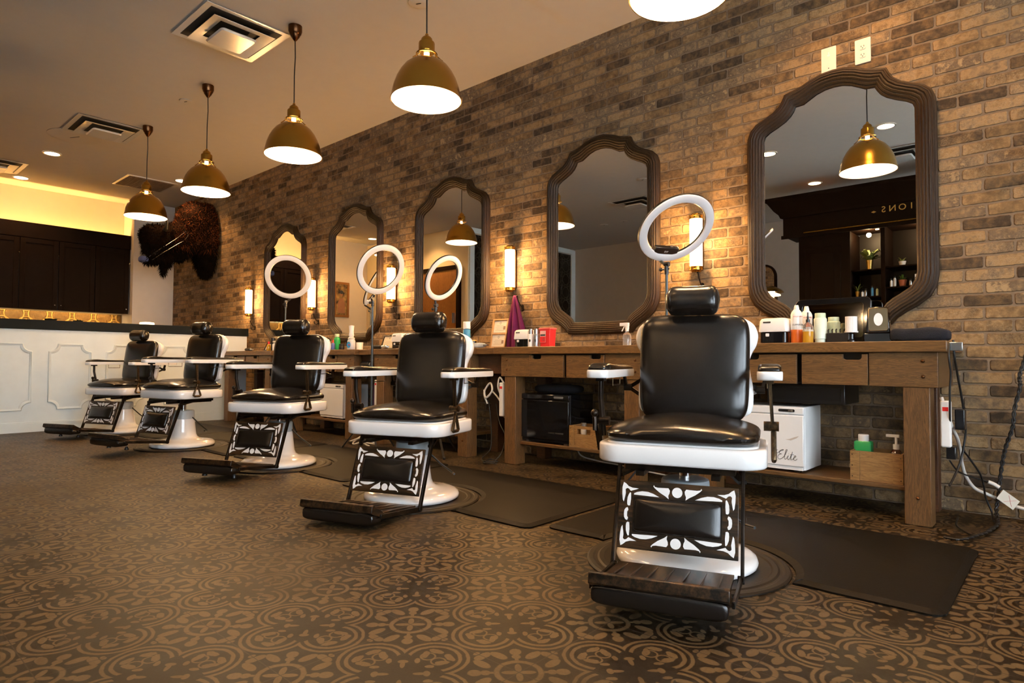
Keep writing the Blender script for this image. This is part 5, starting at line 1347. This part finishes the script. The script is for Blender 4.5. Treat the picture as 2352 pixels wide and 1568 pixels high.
for x0, x1, zz in ((-2.30, -1.93, 2.09), (-1.88, -1.0, 2.11), (-1.88, -1.0, 1.83), (-2.30, -1.93, 1.72), (-.95, xR, 2.0)):
    MB().box(x0, x1, yB, yF - .08, zz - .02, zz).build('shelf', E_, t)
MB().box(-2.32, xR, yB, yF + .12, 0, 1.60).build('lower_counter', E_, t)
b = MB(); cxs = {'I': -1.551, 'O': -1.655, 'N': -1.769, 'S': -1.873}
for chx, x in cxs.items():
    vs, fs = text_mesh(chx, .115, .003); b.add([(x - v[0], yF + .022 + v[2] + .003, 2.86 + v[1]) for v in vs], fs)
b.prism([(-.03, 0), (0, .015), (.03, 0), (0, -.015)], 0, .006, Tm((-1.99, yF + .028, 2.845), (R(90), 0, 0)))
b.build('gold_lettering', M['gold'], t)
t = thing('cabinet_spotlight', 'tiny lit spot in the top of the reflected display cabinet', 'spotlight', (-2.0, -5.62, 2.655)); MB().cyl(.022, -.008, 0, seg=20).build('lens', M['downlight'], t)
for x in (-2.1, -1.45, -.6):
    L = bpy.data.lights.new('niche', 'POINT'); L.energy = 6; L.color = (1, .66, .34); L.shadow_soft_size = .03
    o = bpy.data.objects.new('niche_lamp', L); COL.objects.link(o); o.location = (x, -5.60, 2.58)
def potted(x, y, z, lab, pm, lm_, r, h, n, L, w, rise=1.2, seed=2):
    t = thing('potted_plant', lab, 'potted plant', (x, y, z)); MB().lathe([(0, 0), (r * .7, 0), (r, h), (r * .9, h), (r * .8, h * .9), (0, h * .9)], 24).build('pot', pm, t)
    leafy(MB(), (0, 0, h * .9), n, L, w, rise, seed).build('leaves', lm_, t)
potted(-2.085, -5.55, 2.09, 'leafy plant in a gold pot on the reflected cabinet shelf', M['gold'], M['plantlime'], .045, .13, 60, .16, .04, 1.4, 4)
potted(-1.70, -5.58, 2.11, 'small succulent in a pale pot on the reflected upper shelf', M['outlet'], M['plantlime'], .045, .06, 18, .07, .02, 1.0, 6)
potted(-1.70, -5.58, 1.83, 'green cactus in a terracotta pot on the reflected shelf', M['terracotta'], M['plant'], .05, .09, 14, .07, .03, 1.6, 7)
potted(-2.24, -5.56, 1.72, 'spiky plant in a gold pot at left of the reflected lower shelf', M['gold'], M['plantlime'], .03, .08, 14, .10, .015, 1.8, 8)
for k, (x, z, h, mt, lab) in enumerate(((-2.17, 1.72, .07, 'white', 'small white bottle, leftmost beside the reflected spiky plant'), (-2.13, 1.72, .09, 'silver', 'silver bottle beside the reflected white bottle'),
      (-2.05, 1.72, .12, 'blue', 'blue and white box bottle on the reflected lower shelf'), (-1.99, 1.72, .10, 'mint', 'green bottle at right of the reflected lower shelf'),
      (-1.82, 1.83, .09, 'white', 'white bottle left of the reflected terracotta pot'), (-1.78, 1.83, .12, 'paper', 'cream bottle next to the reflected terracotta pot'), (-1.60, 1.83, .07, 'silver', 'silver tin right of the reflected terracotta pot'))):
    bottle((x, -5.52, z), lab, M[mt], M['black'], .017, h, capr=.7, caph=.02, group='bottles on the reflected cabinet shelves')
t = thing('striped_box', 'black and white striped box on the reflected shelf', 'box', (-1.50, -5.55, 1.83)); MB().box(-.05, .05, -.03, .03, 0, .15).build('box_body', M['white'], t)
b = MB()
for k in range(4): b.bar((-.045, .031, .015 + .03 * k), (.045, .031, .045 + .03 * k), .012, .002, side=(0, 0, 1))
b.build('stripes', M['ink'], t)
# table lamp and small mirror left of the cabinet
t = thing('side_table', 'dark side table left of the display cabinet', 'table', (-3.75, -5.75, 0)); MB().box(-.35, .35, -.22, .22, 1.24, 1.28).build('table_top', E_, t)
for sx in (-1, 1):
    for sy in (-1, 1): MB().box(sx * .31 - .02, sx * .31 + .02, sy * .18 - .02, sy * .18 + .02, 0, 1.24).build('leg', E_, t)
t = thing('table_lamp', 'brass table lamp with tiered shade reflected low in the largest mirror', 'table lamp', (-3.47, -5.70, 1.28)); MB().cyl(.07, 0, .015, seg=28).cyl(.009, .015, .56, seg=12).build('lamp_stand', M['brass'], t)
MB().lathe([(.03, .70), (.08, .68), (.15, .64), (.185, .60), (.18, .60), (.08, .665), (.03, .69)], 40, cap=False).build('upper_shade', M['brass'], t); MB().lathe([(.06, .60), (.13, .57), (.135, .55), (.05, .545), (.06, .60)], 36, cap=False).build('lower_shade', M['lampshade'], t)
L = bpy.data.lights.new('lamp', 'POINT'); L.energy = 4; L.color = (1, .7, .4); L.shadow_soft_size = .05; o = bpy.data.objects.new('table_lamp_bulb', L); COL.objects.link(o); o.parent = t; o.location = (0, 0, .62)
t = thing('standing_mirror', 'small dark arched mirror behind the brass table lamp, left of the display cabinet', 'mirror', (-3.66, -5.93, 1.28))
ar = [(.17 * math.cos(R(a)), .88 + .17 * math.sin(R(a))) for a in range(0, 181, 12)]
fo = [(-.20, 0), (.20, 0)] + [(x * 1.18, .88 + (z - .88) * 1.18) for x, z in ar]; MB().prism(fo, -.015, .015, Tm(rot=(R(90), 0, 0))).build('mirror_frame', E_, t, bevel=.003)
MB().prism([(-.16, .05), (.16, .05)] + [(x * .94, z) for x, z in ar], -.0175, -.0155, Tm((0, 0, 0), (R(90), 0, 0))).build('mirror_glass', M['mirror'], t)
potted(-3.40, -5.60, 1.281, 'small green plant beside the reflected brass table lamp', M['outlet'], M['plant'], .05, .32, 22, .13, .03, 1.0, 9)
# portrait on the end wall (seen in the mirror)
t = thing('framed_portrait', 'framed portrait painting reflected in the second mirror from the left', 'painting', (-12.13, -3.68, 2.15))
MB().box(0, .03, -.19, .19, -.39, -.34).box(0, .03, -.19, .19, .34, .39).box(0, .03, -.19, -.14, -.34, .34).box(0, .03, .14, .19, -.34, .34).build('frame', M['goldframe'], t, bevel=.004)
MB().box(0, .012, -.14, .14, -.34, .34).build('canvas', M['portrait'], t)
b = MB()
b.prism([(.035 * math.cos(a), .12 + .05 * math.sin(a)) for a in [2 * PI * k / 20 for k in range(20)]], 0, .002, Tm((.012, 0, 0), (R(90), 0, R(90))))
b.prism([(-.09, -.30), (.09, -.30), (.09, -.08), (.05, .03), (-.05, .03), (-.09, -.08)], 0, .0015, Tm((.012, 0, 0), (R(90), 0, R(90)))); b.build('painted_figure', M['skin'], t)
MB().prism([(.045 * math.cos(a), .165 + .04 * math.sin(a)) for a in [2 * PI * k / 20 for k in range(20)]], 0, .0025, Tm((.012, 0, 0), (R(90), 0, R(90)))).build('painted_hair', M['ink'], t)

# ------------------------------------------------------------------ lighting
w = bpy.data.worlds.new('World'); scene.world = w; w.use_nodes = True
bg = w.node_tree.nodes['Background']; bg.inputs[0].default_value = (.86, .94, 1.0, 1); bg.inputs[1].default_value = 7.5
for i, (y0, y1) in enumerate(wins):
    L = bpy.data.lights.new('window_portal', 'AREA'); L.shape = 'RECTANGLE'; L.size = y1 - y0; L.size_y = 2.4
    L.cycles.is_portal = True
    o = bpy.data.objects.new('window_portal', L); COL.objects.link(o); o.location = (3.62, (y0 + y1) / 2, 1.55); o.rotation_euler = (R(90), 0, R(90))

# ------------------------------------------------------------------ camera
f = 1444.77; yaw, p, r_ = R(41.79), R(1.81), R(.30)
fw = Vector((-math.sin(yaw) * math.cos(p), math.cos(yaw) * math.cos(p), math.sin(p)))
rt0 = Vector((math.cos(yaw), math.sin(yaw), 0)); up0 = rt0.cross(fw)
rt = math.cos(r_) * rt0 + math.sin(r_) * up0; up = -math.sin(r_) * rt0 + math.cos(r_) * up0
cam = bpy.data.cameras.new('Camera'); cam.sensor_width = 36; cam.lens = f / 2352 * 36; cam.clip_start = .05
co = bpy.data.objects.new('Camera', cam); COL.objects.link(co)
m4 = Matrix.Identity(4)
for i in range(3): m4[i][0] = rt[i]; m4[i][1] = up[i]; m4[i][2] = -fw[i]
m4.translation = Vector((0, -4.19, .80)); co.matrix_world = m4
scene.camera = co
vs = scene.view_settings; vs.view_transform = 'Standard'; vs.look = 'None'; vs.gamma = 1; vs.use_curve_mapping = False; vs.exposure = 1.0
